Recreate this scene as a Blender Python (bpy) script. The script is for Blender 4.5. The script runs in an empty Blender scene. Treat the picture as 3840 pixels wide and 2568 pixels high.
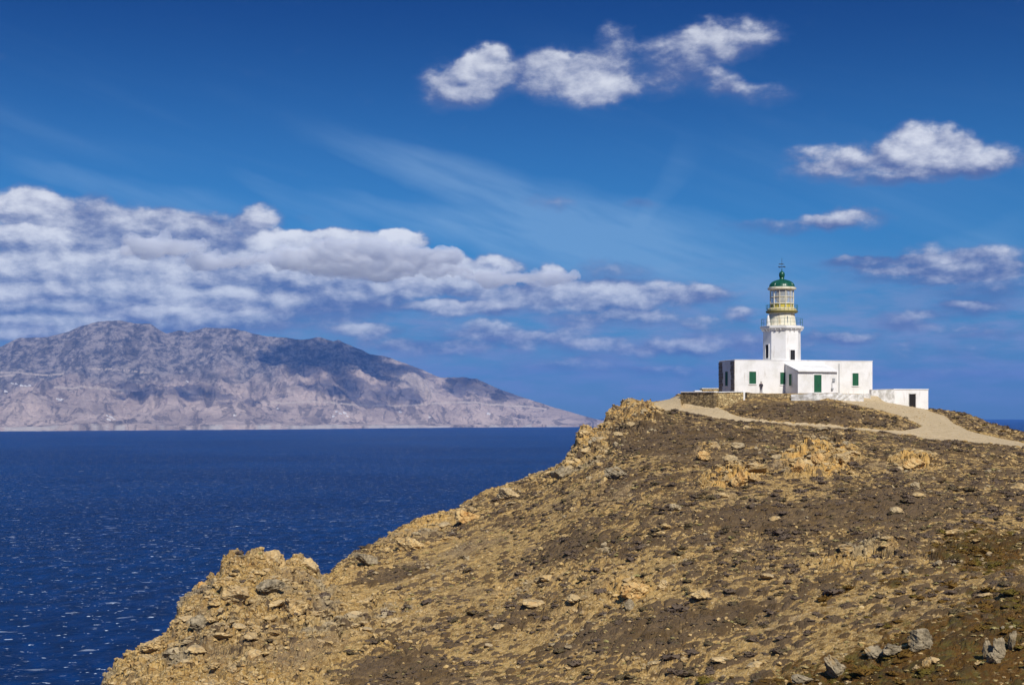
import bpy, bmesh, math, random
import numpy as np
from mathutils import Vector, Matrix
C = bpy.context.scene.collection
SC = bpy.context.scene
R = math.radians
F = 5333.0          # focal length in photo pixels (3840 wide)
HZ = 1548.0         # eye level row of the photo
EYE = 130.0         # camera height above the sea (m)
random.seed(7)

# ------------------------------------------------------------------ camera
cam = bpy.data.cameras.new('camera'); camo = bpy.data.objects.new('camera', cam); C.objects.link(camo)
cam.sensor_width = 36; cam.lens = 36 * F / 3840
cam.shift_y = (HZ - 1284) / 3840
cam.clip_start = 0.5; cam.clip_end = 120000
camo.location = (0, 0, EYE); camo.rotation_euler = (R(90), 0, 0)
SC.camera = camo
SC.view_settings.view_transform = 'Standard'; SC.view_settings.look = 'None'
SC.view_settings.exposure = 0.0; SC.view_settings.gamma = 1
SC.cycles.use_denoising = True
SC.cycles.max_bounces = 12; SC.cycles.diffuse_bounces = 2; SC.cycles.glossy_bounces = 2
SC.cycles.volume_bounces = 10; SC.cycles.transparent_max_bounces = 8
SC.cycles.use_fast_gi = False

# ------------------------------------------------------------------ sun
SUN_AZ, SUN_EL = R(161), R(44)      # azimuth clockwise from +Y
sd = Vector((math.sin(SUN_AZ) * math.cos(SUN_EL), math.cos(SUN_AZ) * math.cos(SUN_EL), math.sin(SUN_EL)))
sl = bpy.data.lights.new('sun', 'SUN'); sl.energy = 4.6; sl.angle = R(0.5); sl.color = (1.0, 0.95, 0.87)
so = bpy.data.objects.new('sun', sl); C.objects.link(so); so.rotation_euler = (-sd).to_track_quat('-Z', 'Y').to_euler()
so.location = (0, -50, 300)


# ------------------------------------------------------------------ node helper
class NT:
    def __init__(s, tree): s.t = tree; s.n = tree.nodes; s.l = tree.links
    def _in(s, sock, v):
        if v is None: return
        if isinstance(v, bpy.types.NodeSocket): s.l.new(v, sock)
        elif isinstance(v, (tuple, list)) and sock.type == 'RGBA' and len(v) == 3: sock.default_value = (*v, 1)
        else: sock.default_value = v
    def new(s, kind, ins=None, **kw):
        nd = s.n.new(kind)
        for k, v in kw.items(): setattr(nd, k, v)
        for k, v in (ins or {}).items(): s._in(nd.inputs[k], v)
        return nd
    def m(s, op, a, b=None, c=None, clamp=False):
        nd = s.n.new('ShaderNodeMath'); nd.operation = op; nd.use_clamp = clamp
        s._in(nd.inputs[0], a); s._in(nd.inputs[1], b)
        if c is not None: s._in(nd.inputs[2], c)
        return nd.outputs[0]
    def vm(s, op, a, b=None, out=0):
        nd = s.n.new('ShaderNodeVectorMath'); nd.operation = op
        s._in(nd.inputs[0], a); s._in(nd.inputs[1], b)
        return nd.outputs[out]
    def mix(s, f, a, b):
        nd = s.n.new('ShaderNodeMix'); nd.data_type = 'RGBA'
        s._in(nd.inputs[0], f); s._in(nd.inputs[6], a); s._in(nd.inputs[7], b)
        return nd.outputs[2]
    def mul(s, f, a, b):
        nd = s.n.new('ShaderNodeMix'); nd.data_type = 'RGBA'; nd.blend_type = 'MULTIPLY'
        s._in(nd.inputs[0], f); s._in(nd.inputs[6], a); s._in(nd.inputs[7], b)
        return nd.outputs[2]
    def sm(s, v, lo, hi, a=0.0, b=1.0):
        nd = s.n.new('ShaderNodeMapRange'); nd.interpolation_type = 'SMOOTHSTEP'
        s._in(nd.inputs[0], v); nd.inputs[1].default_value = lo; nd.inputs[2].default_value = hi
        nd.inputs[3].default_value = a; nd.inputs[4].default_value = b
        return nd.outputs[0]
    def noise(s, vec, scale, detail=4, rough=0.55, dist=0.0, out=0, dims='3D'):
        nd = s.new('ShaderNodeTexNoise', noise_dimensions=dims)
        s._in(nd.inputs['Vector'], vec); nd.inputs['Scale'].default_value = scale
        nd.inputs['Detail'].default_value = detail; nd.inputs['Roughness'].default_value = rough
        nd.inputs['Distortion'].default_value = dist
        return nd.outputs[out]
    def vor(s, vec, scale, feature='F1', out=0, rand=1.0):
        nd = s.new('ShaderNodeTexVoronoi', feature=feature)
        s._in(nd.inputs['Vector'], vec); nd.inputs['Scale'].default_value = scale
        nd.inputs['Randomness'].default_value = rand
        return nd.outputs[out]
    def comb(s, x, y, z=0.0):
        nd = s.n.new('ShaderNodeCombineXYZ')
        for i, v in enumerate((x, y, z)): s._in(nd.inputs[i], v)
        return nd.outputs[0]
    def sep(s, v):
        nd = s.n.new('ShaderNodeSeparateXYZ'); s._in(nd.inputs[0], v); return nd.outputs
    def attr(s, name):
        nd = s.n.new('ShaderNodeAttribute'); nd.attribute_name = name; return nd.outputs['Fac']


# ------------------------------------------------------------------ world: sky with clouds
def PX(x): return math.atan((x - 1920) / F) * F                   # azimuth, in units of 1/F rad
def PY(x, y): return math.atan((HZ - y) / F * math.cos(math.atan((x - 1920) / F))) * F

world = bpy.data.worlds.new('World'); SC.world = world; world.use_nodes = True
SKY_STRENGTH = 0.10
def build_world():
    t = world.node_tree; t.nodes.clear(); N = NT(t)
    sky = N.new('ShaderNodeTexSky', sky_type='NISHITA', sun_disc=False, sun_elevation=SUN_EL, sun_rotation=SUN_AZ,
                altitude=150, air_density=1.0, dust_density=0.15, ozone_density=3.0)
    # polarised, deep blue: the sky colour is pulled toward blue
    d = N.new('ShaderNodeTexCoord').outputs['Generated']
    x, y, z = N.sep(d)
    r = N.m('SQRT', N.m('ADD', N.m('MULTIPLY', x, x), N.m('MULTIPLY', y, y)))
    el = N.m('MULTIPLY', N.m('ARCTAN2', z, r), F)
    az = N.m('MULTIPLY', N.m('ARCTAN2', x, y), F)
    P = N.comb(az, el)
    g = N.new('ShaderNodeGamma', {0: sky.outputs[0], 1: 1.0}).outputs[0]
    base = N.mul(1.0, g, SKY_TINT)
    band = N.mix(N.sm(el, -50, 750), SKY_LOW, SKY_MID)
    band = N.mix(N.sm(el, 600, 1750), band, SKY_HIGH)
    band = N.mix(N.sm(el, 2600, 5200), band, (2.3, 1.8, 1.4))      # away from the polarised band, brightened as fill for shaded walls
    base = N.mul(1.0, base, band)
    # cirrus streaks fanning down to the right
    def rot(vec, ang):
        return N.new('ShaderNodeVectorRotate', {'Vector': vec, 'Angle': ang}, rotation_type='Z_AXIS').outputs[0]
    def streak(ang, sx, sy, off, lo, hi):
        q = N.vm('ADD', N.vm('MULTIPLY', rot(P, ang), (sx, sy, 0)), (off, off, off))
        return N.sm(N.noise(q, 1.0, 5, 0.5, 0.3), lo, hi)
    c1 = streak(R(21), 1/2200, 1/210, 3.1, 0.46, 0.80)
    c2 = streak(R(12), 1/1500, 1/120, 9.4, 0.5, 0.85)
    cm = N.m('MULTIPLY', N.sm(el, 150, 600), N.sm(el, 1500, 900))
    def line(x0, y0, x1, y1, w, k):
        ax, ay, bx, by = PX(x0), PY(x0, y0), PX(x1), PY(x1, y1)
        L = math.hypot(bx - ax, by - ay); ux, uy = (bx - ax) / L, (by - ay) / L
        q = N.vm('SUBTRACT', P, (ax, ay, 0))
        a = N.vm('DOT_PRODUCT', q, (ux / L, uy / L, 0), out=1)
        wob = N.m('MULTIPLY', N.m('SUBTRACT', N.noise(P, 1/300, 2), 0.5), 90.0)
        b = N.m('ADD', N.vm('DOT_PRODUCT', q, (-uy, ux, 0), out=1), wob)
        wv = N.m('MULTIPLY_ADD', a, w * 0.9, w * 0.35)
        v = N.m('DIVIDE', b, wv)
        v = N.m('SUBTRACT', 1.0, N.m('MULTIPLY', v, v), clamp=True)
        ends = N.m('MULTIPLY', N.sm(a, -0.05, 0.25), N.sm(a, 1.15, 0.8))
        return N.m('MULTIPLY', N.m('MULTIPLY', v, ends), k)
    ln = line(1100, 470, 3050, 1070, 150, 0.9)
    ln = N.m('ADD', ln, line(0, 600, 900, 830, 80, 0.55))
    ln = N.m('ADD', ln, line(1150, 730, 2500, 1010, 120, 0.7))
    ln = N.m('ADD', ln, line(850, 640, 1350, 870, 70, 0.4))
    ln = N.m('ADD', ln, line(1500, 780, 2450, 960, 190, 0.45))
    ln = N.m('ADD', ln, line(2350, 900, 2600, 560, 60, 0.25))
    ln = N.m('ADD', ln, line(3300, 1010, 3840, 860, 70, 0.35))
    nz = N.sm(N.noise(N.vm('MULTIPLY', rot(P, R(19)), (1/420, 1/60, 0)), 1.0, 5, 0.6), 0.25, 0.75, 0.35, 1.0)
    cir = N.m('ADD', N.m('MULTIPLY', ln, nz), N.m('MULTIPLY', N.m('MULTIPLY', N.m('ADD', c1, N.m('MULTIPLY', c2, 0.4)), cm), 0.35), clamp=True)
    cir = N.m('MULTIPLY', cir, 0.27)
    # cumulus: lobes give where, noise gives the shape
    warp = N.vm('SUBTRACT', N.noise(P, 1/110, 3, 0.55, out=1), (0.5, 0.5, 0.5))
    Pw = N.vm('ADD', P, N.vm('MULTIPLY', warp, (95, 62, 0)))
    W = 0.0; H = 0.0
    for li, (qx, qy, rx, ry, k, b) in enumerate(LOBES):
        if li and li % 8 == 0:      # keeps the shader's evaluation order (and stack) short
            Pw = N.vm('ADD', Pw, N.comb(N.m('MULTIPLY', W, 1e-5), 0.0))
        x_, y_ = qx * 1.6375, qy * 1.6375
        ix, iy = 1 / (rx * 1.6375 * 1.25), 1 / (ry * 1.6375 * 1.25)
        mp = N.new('ShaderNodeMapping', {'Vector': Pw}, vector_type='POINT').inputs
        mp['Location'].default_value = (-PX(x_) * ix, -PY(x_, y_) * iy, 0); mp['Scale'].default_value = (ix, iy, 1)
        q = N.n[-1].outputs[0]
        w = N.m('SUBTRACT', 1.0, N.vm('DOT_PRODUCT', q, q, out=1), clamp=True)
        w = N.m('MULTIPLY', w, k)
        hy = N.m('MULTIPLY_ADD', N.sep(q)[1], 0.62, b)
        W = N.m('ADD', w, W)
        H = N.m('MULTIPLY_ADD', N.m('MULTIPLY', w, 1.5, clamp=True), N.m('SUBTRACT', hy, H), H)      # later lobes float in front
    Hn = H
    Q = N.vm('MULTIPLY', P, (1.0, 1.75, 1.0))
    na = N.noise(Q, 1/150, 8, 0.61, 0.1)
    nb = N.noise(N.vm('ADD', Q, (30, 48, 0)), 1/150, 5, 0.56, 0.1)
    nf = N.noise(N.vm('MULTIPLY', P, (1/420, 1/85, 0)), 1.0, 4, 0.5)
    Ws = N.m('MULTIPLY_ADD', N.m('POWER', N.m('MINIMUM', W, 1.4), 0.75), 0.85, -0.30)
    dens = N.m('ADD', Ws, N.m('MULTIPLY', N.m('SUBTRACT', na, 0.5), 1.15))
    alpha = N.m('MULTIPLY', N.sm(N.m('MULTIPLY', dens, N.m('MULTIPLY_ADD', N.m('MAXIMUM', Hn, 0.0), 1.3, 0.75)), -0.16, 0.72), N.sm(el, 1350, 700, 0.86, 1.0))
    # light: top right facing billows bright, bases grey
    rel = N.m('MULTIPLY', N.m('SUBTRACT', na, nb), 1.9)
    lit = N.m('ADD', N.m('ADD', Hn, rel), N.m('MULTIPLY', N.m('SUBTRACT', nf, 0.5), 0.7))
    lit = N.m('ADD', lit, N.m('MULTIPLY', N.m('SUBTRACT', dens, 0.35), 0.35))
    lit = N.sm(lit, -0.12, 1.50)
    ccol = N.mix(lit, CL_DARK, CL_LIT)
    veil = N.m('MULTIPLY', N.sm(el, 640, 260), N.sm(N.noise(N.vm('MULTIPLY', P, (1/260, 1/60, 0)), 1.0, 6, 0.6), 0.34, 0.66))
    veil = N.m('MULTIPLY', veil, N.sm(el, -30, 120))
    sky1 = N.mix(N.m('MULTIPLY', veil, 0.80), N.vm('MULTIPLY', base, (SKY_STRENGTH,) * 3), (0.25, 0.33, 0.56))
    sky1 = N.mix(cir, sky1, (0.45, 0.66, 0.88))
    low = N.sm(el, 250, 900, 0.80, 0.97)
    edge = N.sm(alpha, 0.0, 0.75)
    ccol = N.mix(edge, N.mix(0.5, ccol, (0.17, 0.23, 0.46)), ccol)
    colr = N.mix(N.m('MULTIPLY', alpha, low), sky1, ccol)
    colr = N.vm('DIVIDE', colr, (SKY_STRENGTH,) * 3)
    bg = N.new('ShaderNodeBackground', {0: colr, 1: SKY_STRENGTH})
    out = N.new('ShaderNodeOutputWorld'); N.l.new(bg.outputs[0], out.inputs[0])
SKY_TINT = (0.42, 0.66, 1.0); SKY_LOW = (0.37, 0.49, 0.60); SKY_MID = (0.28, 0.62, 0.70); SKY_HIGH = (0.05, 0.205, 0.38)
CL_DARK = (0.10, 0.15, 0.34); CL_LIT = (0.88, 0.90, 0.95)
LOBES = [  # photo position / 1.6375, radii, weight, brightness at the middle
    (1300, 180, 330, 36, .35, .2), (1115, 150, 66, 50, .95, .75), (1060, 190, 100, 52, .8, .5), (1025, 230, 85, 32, .45, .2),
    (1300, 178, 122, 64, .85, .5), (1240, 165, 60, 48, .6, .4), (1375, 215, 88, 38, .75, .7),
    (1410, 90, 42, 48, .48, .35), (1500, 130, 140, 48, .50, .3), (1680, 85, 118, 46, .80, .55), (1590, 118, 110, 50, .6, .45),
    (1510, 198, 80, 34, .5, .35), (1650, 190, 50, 30, .6, .5), (1720, 217, 115, 28, .5, .35),
    (2080, 388, 250, 30, .7, .2), (1920, 362, 140, 36, .75, .6), (2120, 335, 95, 52, 1.0, .75), (2235, 362, 95, 38, .7, .6), (2090, 408, 170, 16, .5, .0),
    (1800, 517, 140, 20, .65, .1), (1945, 500, 92, 28, .8, .5),
    (2040, 607, 150, 18.75, 1.0, -.05), (2150, 586, 90, 28, .7, .4), (2275, 588, 90, 28, .7, .4), (2150, 628, 210, 20, 1.0, -.05), (2260, 655, 140, 47.5, 1.0, -.05), (2200, 712, 90, 18.75, 1.0, -.05), (2070, 738, 70, 27.5, 1.0, -.05), (1960, 600, 70, 15, 1.0, -.05),
    (200, 590, 380, 115, 1.15, .34), (300, 690, 500, 85, 1.15, .38), (700, 640, 260, 95, 1.0, .35), (380, 530, 210, 46, .8, .3), (1000, 660, 300, 64, .7, .35), (100, 770, 260, 40, .7, .35), (440, 735, 200, 40, .65, .35),
    (65, 466, 85, 42, .9, .7), (215, 478, 50, 40, .45, .35), (345, 505, 40, 16, .35, .45), (600, 500, 56, 32, .9, .65),
    (75, 545, 95, 22, .8, .8), (275, 560, 70, 24, .4, .4), (440, 570, 66, 18, .5, .6), (665, 556, 85, 30, 1.0, .95), (775, 548, 70, 26, .9, 1.0), (900, 553, 80, 28, 1.1, 1.05),
    (850, 600, 120, 22, .55, -.05), (60, 612, 90, 32, .7, .6), (215, 604, 70, 32, .7, .65), (1025, 598, 50, 30, .8, 1.0), (700, 622, 130, 42, .9, .7), (1125, 612, 75, 30, .7, .8),
    (1000, 640, 140, 32, .9, .8), (50, 668, 110, 20, .6, .6), (280, 668, 130, 18, .6, .55), (415, 683, 70, 26, .7, .65), (530, 684, 72, 24, .7, .6), (665, 690, 50, 22, .6, .6),
    (185, 709, 70, 17, .5, .5), (340, 722, 85, 18, .6, .6), (475, 728, 125, 18, .7, .6), (80, 735, 150, 16, .5, .4), (1050, 704, 120, 17, .8, .7), (845, 755, 70, 18, .75, .6),
    (1380, 635, 115, 40, .7, -.05), (1300, 690, 190, 44, .8, .45), (1480, 680, 170, 40, .8, .5), (1600, 680, 90, 24, .6, .5),
    (1262, 620, 30, 18, .8, .8), (1440, 735, 160, 20, .7, .35), (1320, 770, 100, 26, .6, .5), (1690, 718, 46, 18, .7, .65),
    (1640, 748, 100, 24, .6, .3), (1180, 800, 90, 20, .5, .4), (1900, 772, 110, 18, .65, .4), (2070, 803, 46, 26, .65, .5), (1750, 790, 260, 30, .5, .15), (2300, 770, 90, 12, .5, 0),
    (2190, 758, 80, 18, .5, .4), (2210, 812, 76, 26, .6, .5), (1260, 465, 60, 20, .5, .2), (1470, 472, 44, 13, .5, -.3),
    (1150, 772, 120, 24, .8, .45), (1400, 800, 120, 24, .75, .4), (1560, 792, 80, 20, .55, .4), (1300, 838, 160, 22, .65, .3), (990, 800, 120, 22, .75, .4), (1120, 742, 60, 16, .6, .5), (880, 785, 90, 16, .6, .4), (1530, 850, 120, 18, .6, .25), (1900, 850, 200, 18, .55, .2), (2200, 860, 160, 14, .4, .2),
    (700, 500, 30, 10, .35, 0), (1640, 800, 160, 30, .4, .25), (1000, 760, 300, 40, .35, .25)]
build_world()
world.cycles.sampling_method = 'MANUAL'; world.cycles.sample_map_resolution = 512


# ------------------------------------------------------------------ materials
def mat(name, fn, bump=None):
    m_ = bpy.data.materials.new(name); m_.use_nodes = True; t = m_.node_tree; t.nodes.clear(); N = NT(t)
    out = t.nodes.new('ShaderNodeOutputMaterial'); p = t.nodes.new('ShaderNodeBsdfPrincipled')
    t.links.new(p.outputs[0], out.inputs[0]); fn(N, p)
    return m_
def setb(N, p, col, rough=0.9, spec=0.2):
    N._in(p.inputs['Base Color'], col); N._in(p.inputs['Roughness'], rough); N._in(p.inputs['Specular IOR Level'], spec)
def bump(N, p, h, strength, dist):
    b = N.new('ShaderNodeBump', {'Strength': strength, 'Distance': dist, 'Height': h}); N.l.new(b.outputs[0], p.inputs['Normal'])
def pos(N): return N.new('ShaderNodeNewGeometry').outputs['Position']
def oco(N): return N.new('ShaderNodeTexCoord').outputs['Object']

ROCK_A, ROCK_B, ROCK_C = (0.54, 0.355, 0.125), (0.33, 0.195, 0.06), (0.68, 0.52, 0.27)
def rockcol(N, v, extra=0.0):
    n1 = N.noise(v, 0.55, 5, 0.6); n2 = N.noise(v, 3.2, 5, 0.65); n3 = N.noise(v, 0.16, 3, 0.5)
    c = N.mix(N.sm(n1, 0.35, 0.65), ROCK_B, ROCK_A)
    c = N.mix(N.sm(n2, 0.48, 0.72), c, ROCK_C)
    c = N.mix(N.sm(N.noise(v, 1.3, 4, 0.6), 0.60, 0.72, 0, 0.55), c, (0.42, 0.20, 0.05))     # rust lichen
    c = N.mix(N.sm(N.noise(v, 2.1, 5, 0.7), 0.55, 0.68, 0, 0.85), c, (0.10, 0.075, 0.045))       # dark stain
    c = N.mix(N.sm(n3, 0.48, 0.66, 0, 0.7), c, (0.27, 0.235, 0.165))
    c = N.mix(N.sm(N.vor(N.vm('ADD', v, N.vm('MULTIPLY', N.noise(v, 1.4, 3, out=1), (0.6,) * 3)), 1.1, 'DISTANCE_TO_EDGE'), 0.0, 0.07, 0.75, 0), c, (0.085, 0.06, 0.035))  # dark crack lines, crevice shade painted into the rock colour
    return c
def m_terrain(N, p):
    v = pos(N)
    rk, sc, pa, ru, og = N.attr('rock'), N.attr('scrub'), N.attr('path'), N.attr('rust'), N.attr('ochre')
    rock = rockcol(N, v)
    rock = N.mix(N.m('MULTIPLY', og, N.sm(N.noise(v, 0.9, 4), 0.3, 0.6)), rock, (0.62, 0.37, 0.11))
    soil = N.mix(N.sm(N.noise(v, 1.5, 6, 0.7), 0.35, 0.65), (0.20, 0.118, 0.040), (0.53, 0.350, 0.128))
    soil = N.mix(N.sm(N.noise(v, 5.0, 4, 0.7), 0.52, 0.7), soil, (0.66, 0.49, 0.26))
    vv = N.vm('MULTIPLY', v, (1, 0.6, 1))
    veg = N.mix(N.noise(v, 4.0, 4, 0.7), (0.046, 0.031, 0.020), (0.20, 0.135, 0.075))
    veg = N.mix(N.sm(N.noise(v, 0.35, 3), 0.45, 0.62, 0, .8), veg, (0.10, 0.062, 0.028))
    c = N.mix(N.sm(rk, 0.25, 0.65), soil, rock)
    c = N.mix(N.sm(N.noise(v, 0.13, 4, 0.6), 0.50, 0.68, 0, 0.5), c, (0.20, 0.15, 0.10))
    nn = N.noise(vv, 1.7, 6, 0.72)
    f = N.sm(N.m('ADD', N.m('SUBTRACT', nn, 0.5), N.m('MULTIPLY_ADD', sc, 0.5, -0.37)), -0.03, 0.07)
    f = N.m('MAXIMUM', N.m('MULTIPLY', f, 0.85), N.sm(N.m('ADD', N.attr('cush'), N.m('MULTIPLY', N.m('SUBTRACT', N.noise(v, 5.5, 4, 0.7), 0.5), 0.9)), 0.35, 0.65))
    c = N.mix(N.m('MULTIPLY', f, 0.93), c, veg)
    rust = N.mix(N.noise(v, 3.0, 5, 0.7), (0.040, 0.026, 0.010), (0.22, 0.105, 0.022))
    rust = N.mix(N.sm(N.noise(vv, 1.1, 5, 0.7), 0.48, 0.60, 0, 0.8), rust, (0.13, 0.105, 0.028))
    rust = N.mix(N.sm(N.noise(vv, 2.4, 5, 0.75), 0.56, 0.66, 0, 0.85), rust, (0.34, 0.24, 0.11))
    rust = N.mix(N.m('MULTIPLY', N.attr('cush'), 0.55), rust, (0.055, 0.038, 0.018))
    c = N.mix(N.sm(N.m('ADD', ru, N.m('MULTIPLY', N.m('SUBTRACT', N.noise(vv, 0.9, 5, 0.7), 0.5), 1.4)), 0.42, 0.62), c, rust)
    path = N.mix(N.noise(v, 0.8, 6, 0.7), (0.38, 0.275, 0.145), (0.66, 0.52, 0.32))
    path = N.mix(N.sm(N.noise(v, 2.6, 5, 0.7), 0.50, 0.72, 0, .7), path, (0.27, 0.195, 0.095))
    c = N.mix(N.sm(N.m('ADD', pa, N.m('MULTIPLY', N.m('SUBTRACT', N.noise(N.vm('MULTIPLY', v, (0.6, 1, 1)), 1.3, 6, 0.75), 0.5), 0.55)), 0.45, 0.58), c, path)
    setb(N, p, c, 0.95, 0.1)
    h = N.m('ADD', N.noise(v, 3.0, 6, 0.7), N.m('MULTIPLY', N.vor(v, 2.2), N.m('MULTIPLY', rk, 0.8)))
    bump(N, p, N.m('MULTIPLY', h, N.m('SUBTRACT', 1.0, N.m('MULTIPLY', pa, 0.45))), 0.9, 0.25)
M_TER = mat('rocky_ground', m_terrain)
def m_rock(N, p):
    v = pos(N); rnd = N.new('ShaderNodeObjectInfo').outputs['Random']
    c = rockcol(N, v); c = N.mix(N.m('ADD', N.m('MULTIPLY', rnd, 0.3), 0.10), c, (0.66, 0.52, 0.31))
    setb(N, p, c, 0.92, 0.15); bump(N, p, N.noise(v, 6, 5, 0.7), 0.7, 0.08)
M_ROCK = mat('weathered_rock', m_rock)
def m_ochre(N, p):
    v = pos(N); c = N.mix(N.sm(N.noise(v, 1.2, 5, 0.6), 0.35, 0.65), (0.66, 0.46, 0.20), (0.56, 0.31, 0.10))
    c = N.mix(N.sm(N.noise(v, 2.6, 5, 0.7), 0.58, 0.68, 0, .8), c, (0.16, 0.10, 0.05))
    setb(N, p, c, 0.92, 0.15); bump(N, p, N.noise(v, 3, 6, 0.7), 0.9, 0.2)
M_OCHRE = mat('ochre_rock', m_ochre)
def m_grey(N, p):
    v = pos(N); c = N.mix(N.sm(N.noise(v, 1.8, 6, 0.65), 0.35, 0.65), (0.15, 0.12, 0.075), (0.40, 0.32, 0.20))
    c = N.mix(N.sm(N.noise(v, 1.1, 4, 0.6), 0.58, 0.7, 0, .7), c, (0.34, 0.21, 0.07))
    setb(N, p, c, 0.92, 0.15); bump(N, p, N.noise(v, 5, 6, 0.7), 0.9, 0.1)
M_GREY = mat('grey_boulder_stone', m_grey)
def shrub_mat(name, a, b, c3):
    def f(N, p):
        v = pos(N); c = N.mix(N.noise(v, 7, 3, 0.7), a, b)
        c = N.mix(N.sm(N.noise(v, 0.45, 3), 0.5, 0.62, 0, .8), c, c3)
        setb(N, p, c, 1.0, 0.02)
    return mat(name, f)
M_SHRUB = shrub_mat('dry_brown_shrub', (0.055, 0.040, 0.030), (0.20, 0.145, 0.10), (0.105, 0.080, 0.036))
M_RUST = shrub_mat('rust_brown_shrub', (0.05, 0.032, 0.010), (0.22, 0.12, 0.028), (0.12, 0.095, 0.02))
M_STRAW = shrub_mat('straw_tuft', (0.30, 0.21, 0.08), (0.50, 0.39, 0.18), (0.30, 0.27, 0.10))

def m_sea(N, p):
    v = pos(N)
    big = N.noise(v, 1/900, 4, 0.5)
    c = N.mix(N.sm(big, 0.35, 0.65), (0.0004, 0.019, 0.086), (0.0006, 0.029, 0.120))
    chop = N.noise(N.vm('MULTIPLY', v, (1/16, 1/30, 0)), 1.0, 5, 0.62)
    c = N.mix(N.sm(chop, 0.30, 0.75), N.vm('MULTIPLY', c, (0.62,) * 3), N.vm('MULTIPLY', c, (1.5,) * 3))
    gust = N.sm(N.noise(N.vm('MULTIPLY', v, (1/420, 1/260, 0)), 1.0, 3, 0.5), 0.42, 0.66)
    def caps(sc, th, seed, thin):
        q = N.vm('ADD', N.vm('MULTIPLY', v, (sc, sc * thin, 0)), (seed, seed, 0))
        n = N.noise(q, 1.0, 3, 0.65, 0.4)
        return N.sm(n, th, th + 0.05)
    fo = N.m('MAXIMUM', N.m('MULTIPLY', caps(1/7, 0.65, 4.2, 1.3), 1.0), N.m('MULTIPLY', caps(1/13, 0.672, 11.7, 1.4), 0.9))
    fo = N.m('MAXIMUM', fo, N.m('MULTIPLY', caps(1/30, 0.665, 51.7, 1.5), 0.40))
    fo = N.m('MAXIMUM', fo, N.m('MULTIPLY', N.m('MULTIPLY', caps(1/7, 0.62, 31.7, 1.2), gust), 0.32))
    c = N.mix(fo, c, (0.62, 0.70, 0.80))
    setb(N, p, c, N.sm(fo, 0, 1, 0.42, 0.9), 0.035)
    h = N.m('ADD', N.noise(N.vm('MULTIPLY', v, (1/14, 1/20, 0)), 1.0, 6, 0.6), N.m('MULTIPLY', N.noise(v, 0.5, 3), 0.15))
    bump(N, p, h, 1.0, 2.2)
M_SEA = mat('deep_blue_sea', m_sea)

def m_island(N, p):
    v = pos(N); vs = N.vm('MULTIPLY', v, (0.001, 0.001, 0.0022))
    crag, road, coast, dk = N.attr('crag'), N.attr('road'), N.attr('coast'), N.attr('dark')
    low = N.mix(N.sm(N.noise(vs, 2.2, 6, 0.6), 0.35, 0.65), (0.48, 0.375, 0.305), (0.78, 0.61, 0.49))
    low = N.mix(N.sm(N.noise(vs, 9, 6, 0.7), 0.54, 0.68, 0, 0.7), low, (0.17, 0.145, 0.125))
    low = N.mix(N.sm(N.noise(vs, 24, 5, 0.7), 0.58, 0.68, 0, 0.7), low, (0.74, 0.62, 0.50))
    up = N.mix(N.sm(N.noise(N.vm('MULTIPLY', vs, (1.5, 0.6, 0.9)), 9, 8, 0.75), 0.40, 0.60), (0.13, 0.12, 0.115), (0.46, 0.39, 0.34))
    c = N.mix(crag, low, up)
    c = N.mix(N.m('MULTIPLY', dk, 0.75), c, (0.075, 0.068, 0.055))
    c = N.mix(coast, c, (0.72, 0.64, 0.54))
    c = N.mix(road, c, (0.76, 0.63, 0.50))
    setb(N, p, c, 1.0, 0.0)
    bump(N, p, N.noise(vs, 16, 8, 0.7), 1.0, 60)
M_ISL = mat('island_ground', m_island)

def m_white(N, p):
    v = pos(N)
    c = N.mix(N.sm(N.noise(v, 0.5, 5, 0.6), 0.40, 0.72), (0.84, 0.82, 0.79), (0.71, 0.69, 0.64))
    c = N.mix(N.sm(N.noise(N.vm('MULTIPLY', v, (2.2, 2.2, 0.35)), 1.0, 5, 0.6), 0.56, 0.76, 0, .55), c, (0.50, 0.45, 0.38))
    setb(N, p, c, 0.9, 0.15); bump(N, p, N.noise(v, 5, 4, 0.6), 0.25, 0.02)
M_WHITE = mat('whitewash', m_white)
def m_oldwhite(N, p):
    v = pos(N)
    c = N.mix(N.sm(N.noise(v, 1.2, 6, 0.7), 0.4, 0.62), (0.74, 0.72, 0.68), (0.48, 0.46, 0.41))
    c = N.mix(N.sm(N.noise(v, 2.6, 5, 0.7), 0.6, 0.72, 0, .6), c, (0.28, 0.25, 0.20))
    setb(N, p, c, 0.92, 0.1); bump(N, p, N.noise(v, 3, 5, 0.65), 0.6, 0.06)
M_OLDW = mat('weathered_whitewash', m_oldwhite)
def m_cream(N, p):
    v = pos(N)
    c = N.mix(N.sm(N.noise(N.vm('MULTIPLY', v, (2, 2, 0.5)), 1.0, 5, 0.6), 0.45, 0.7), (0.78, 0.72, 0.56), (0.58, 0.49, 0.32))
    setb(N, p, c, 0.85, 0.15)
M_CREAM = mat('cream_paint', m_cream)
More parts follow.
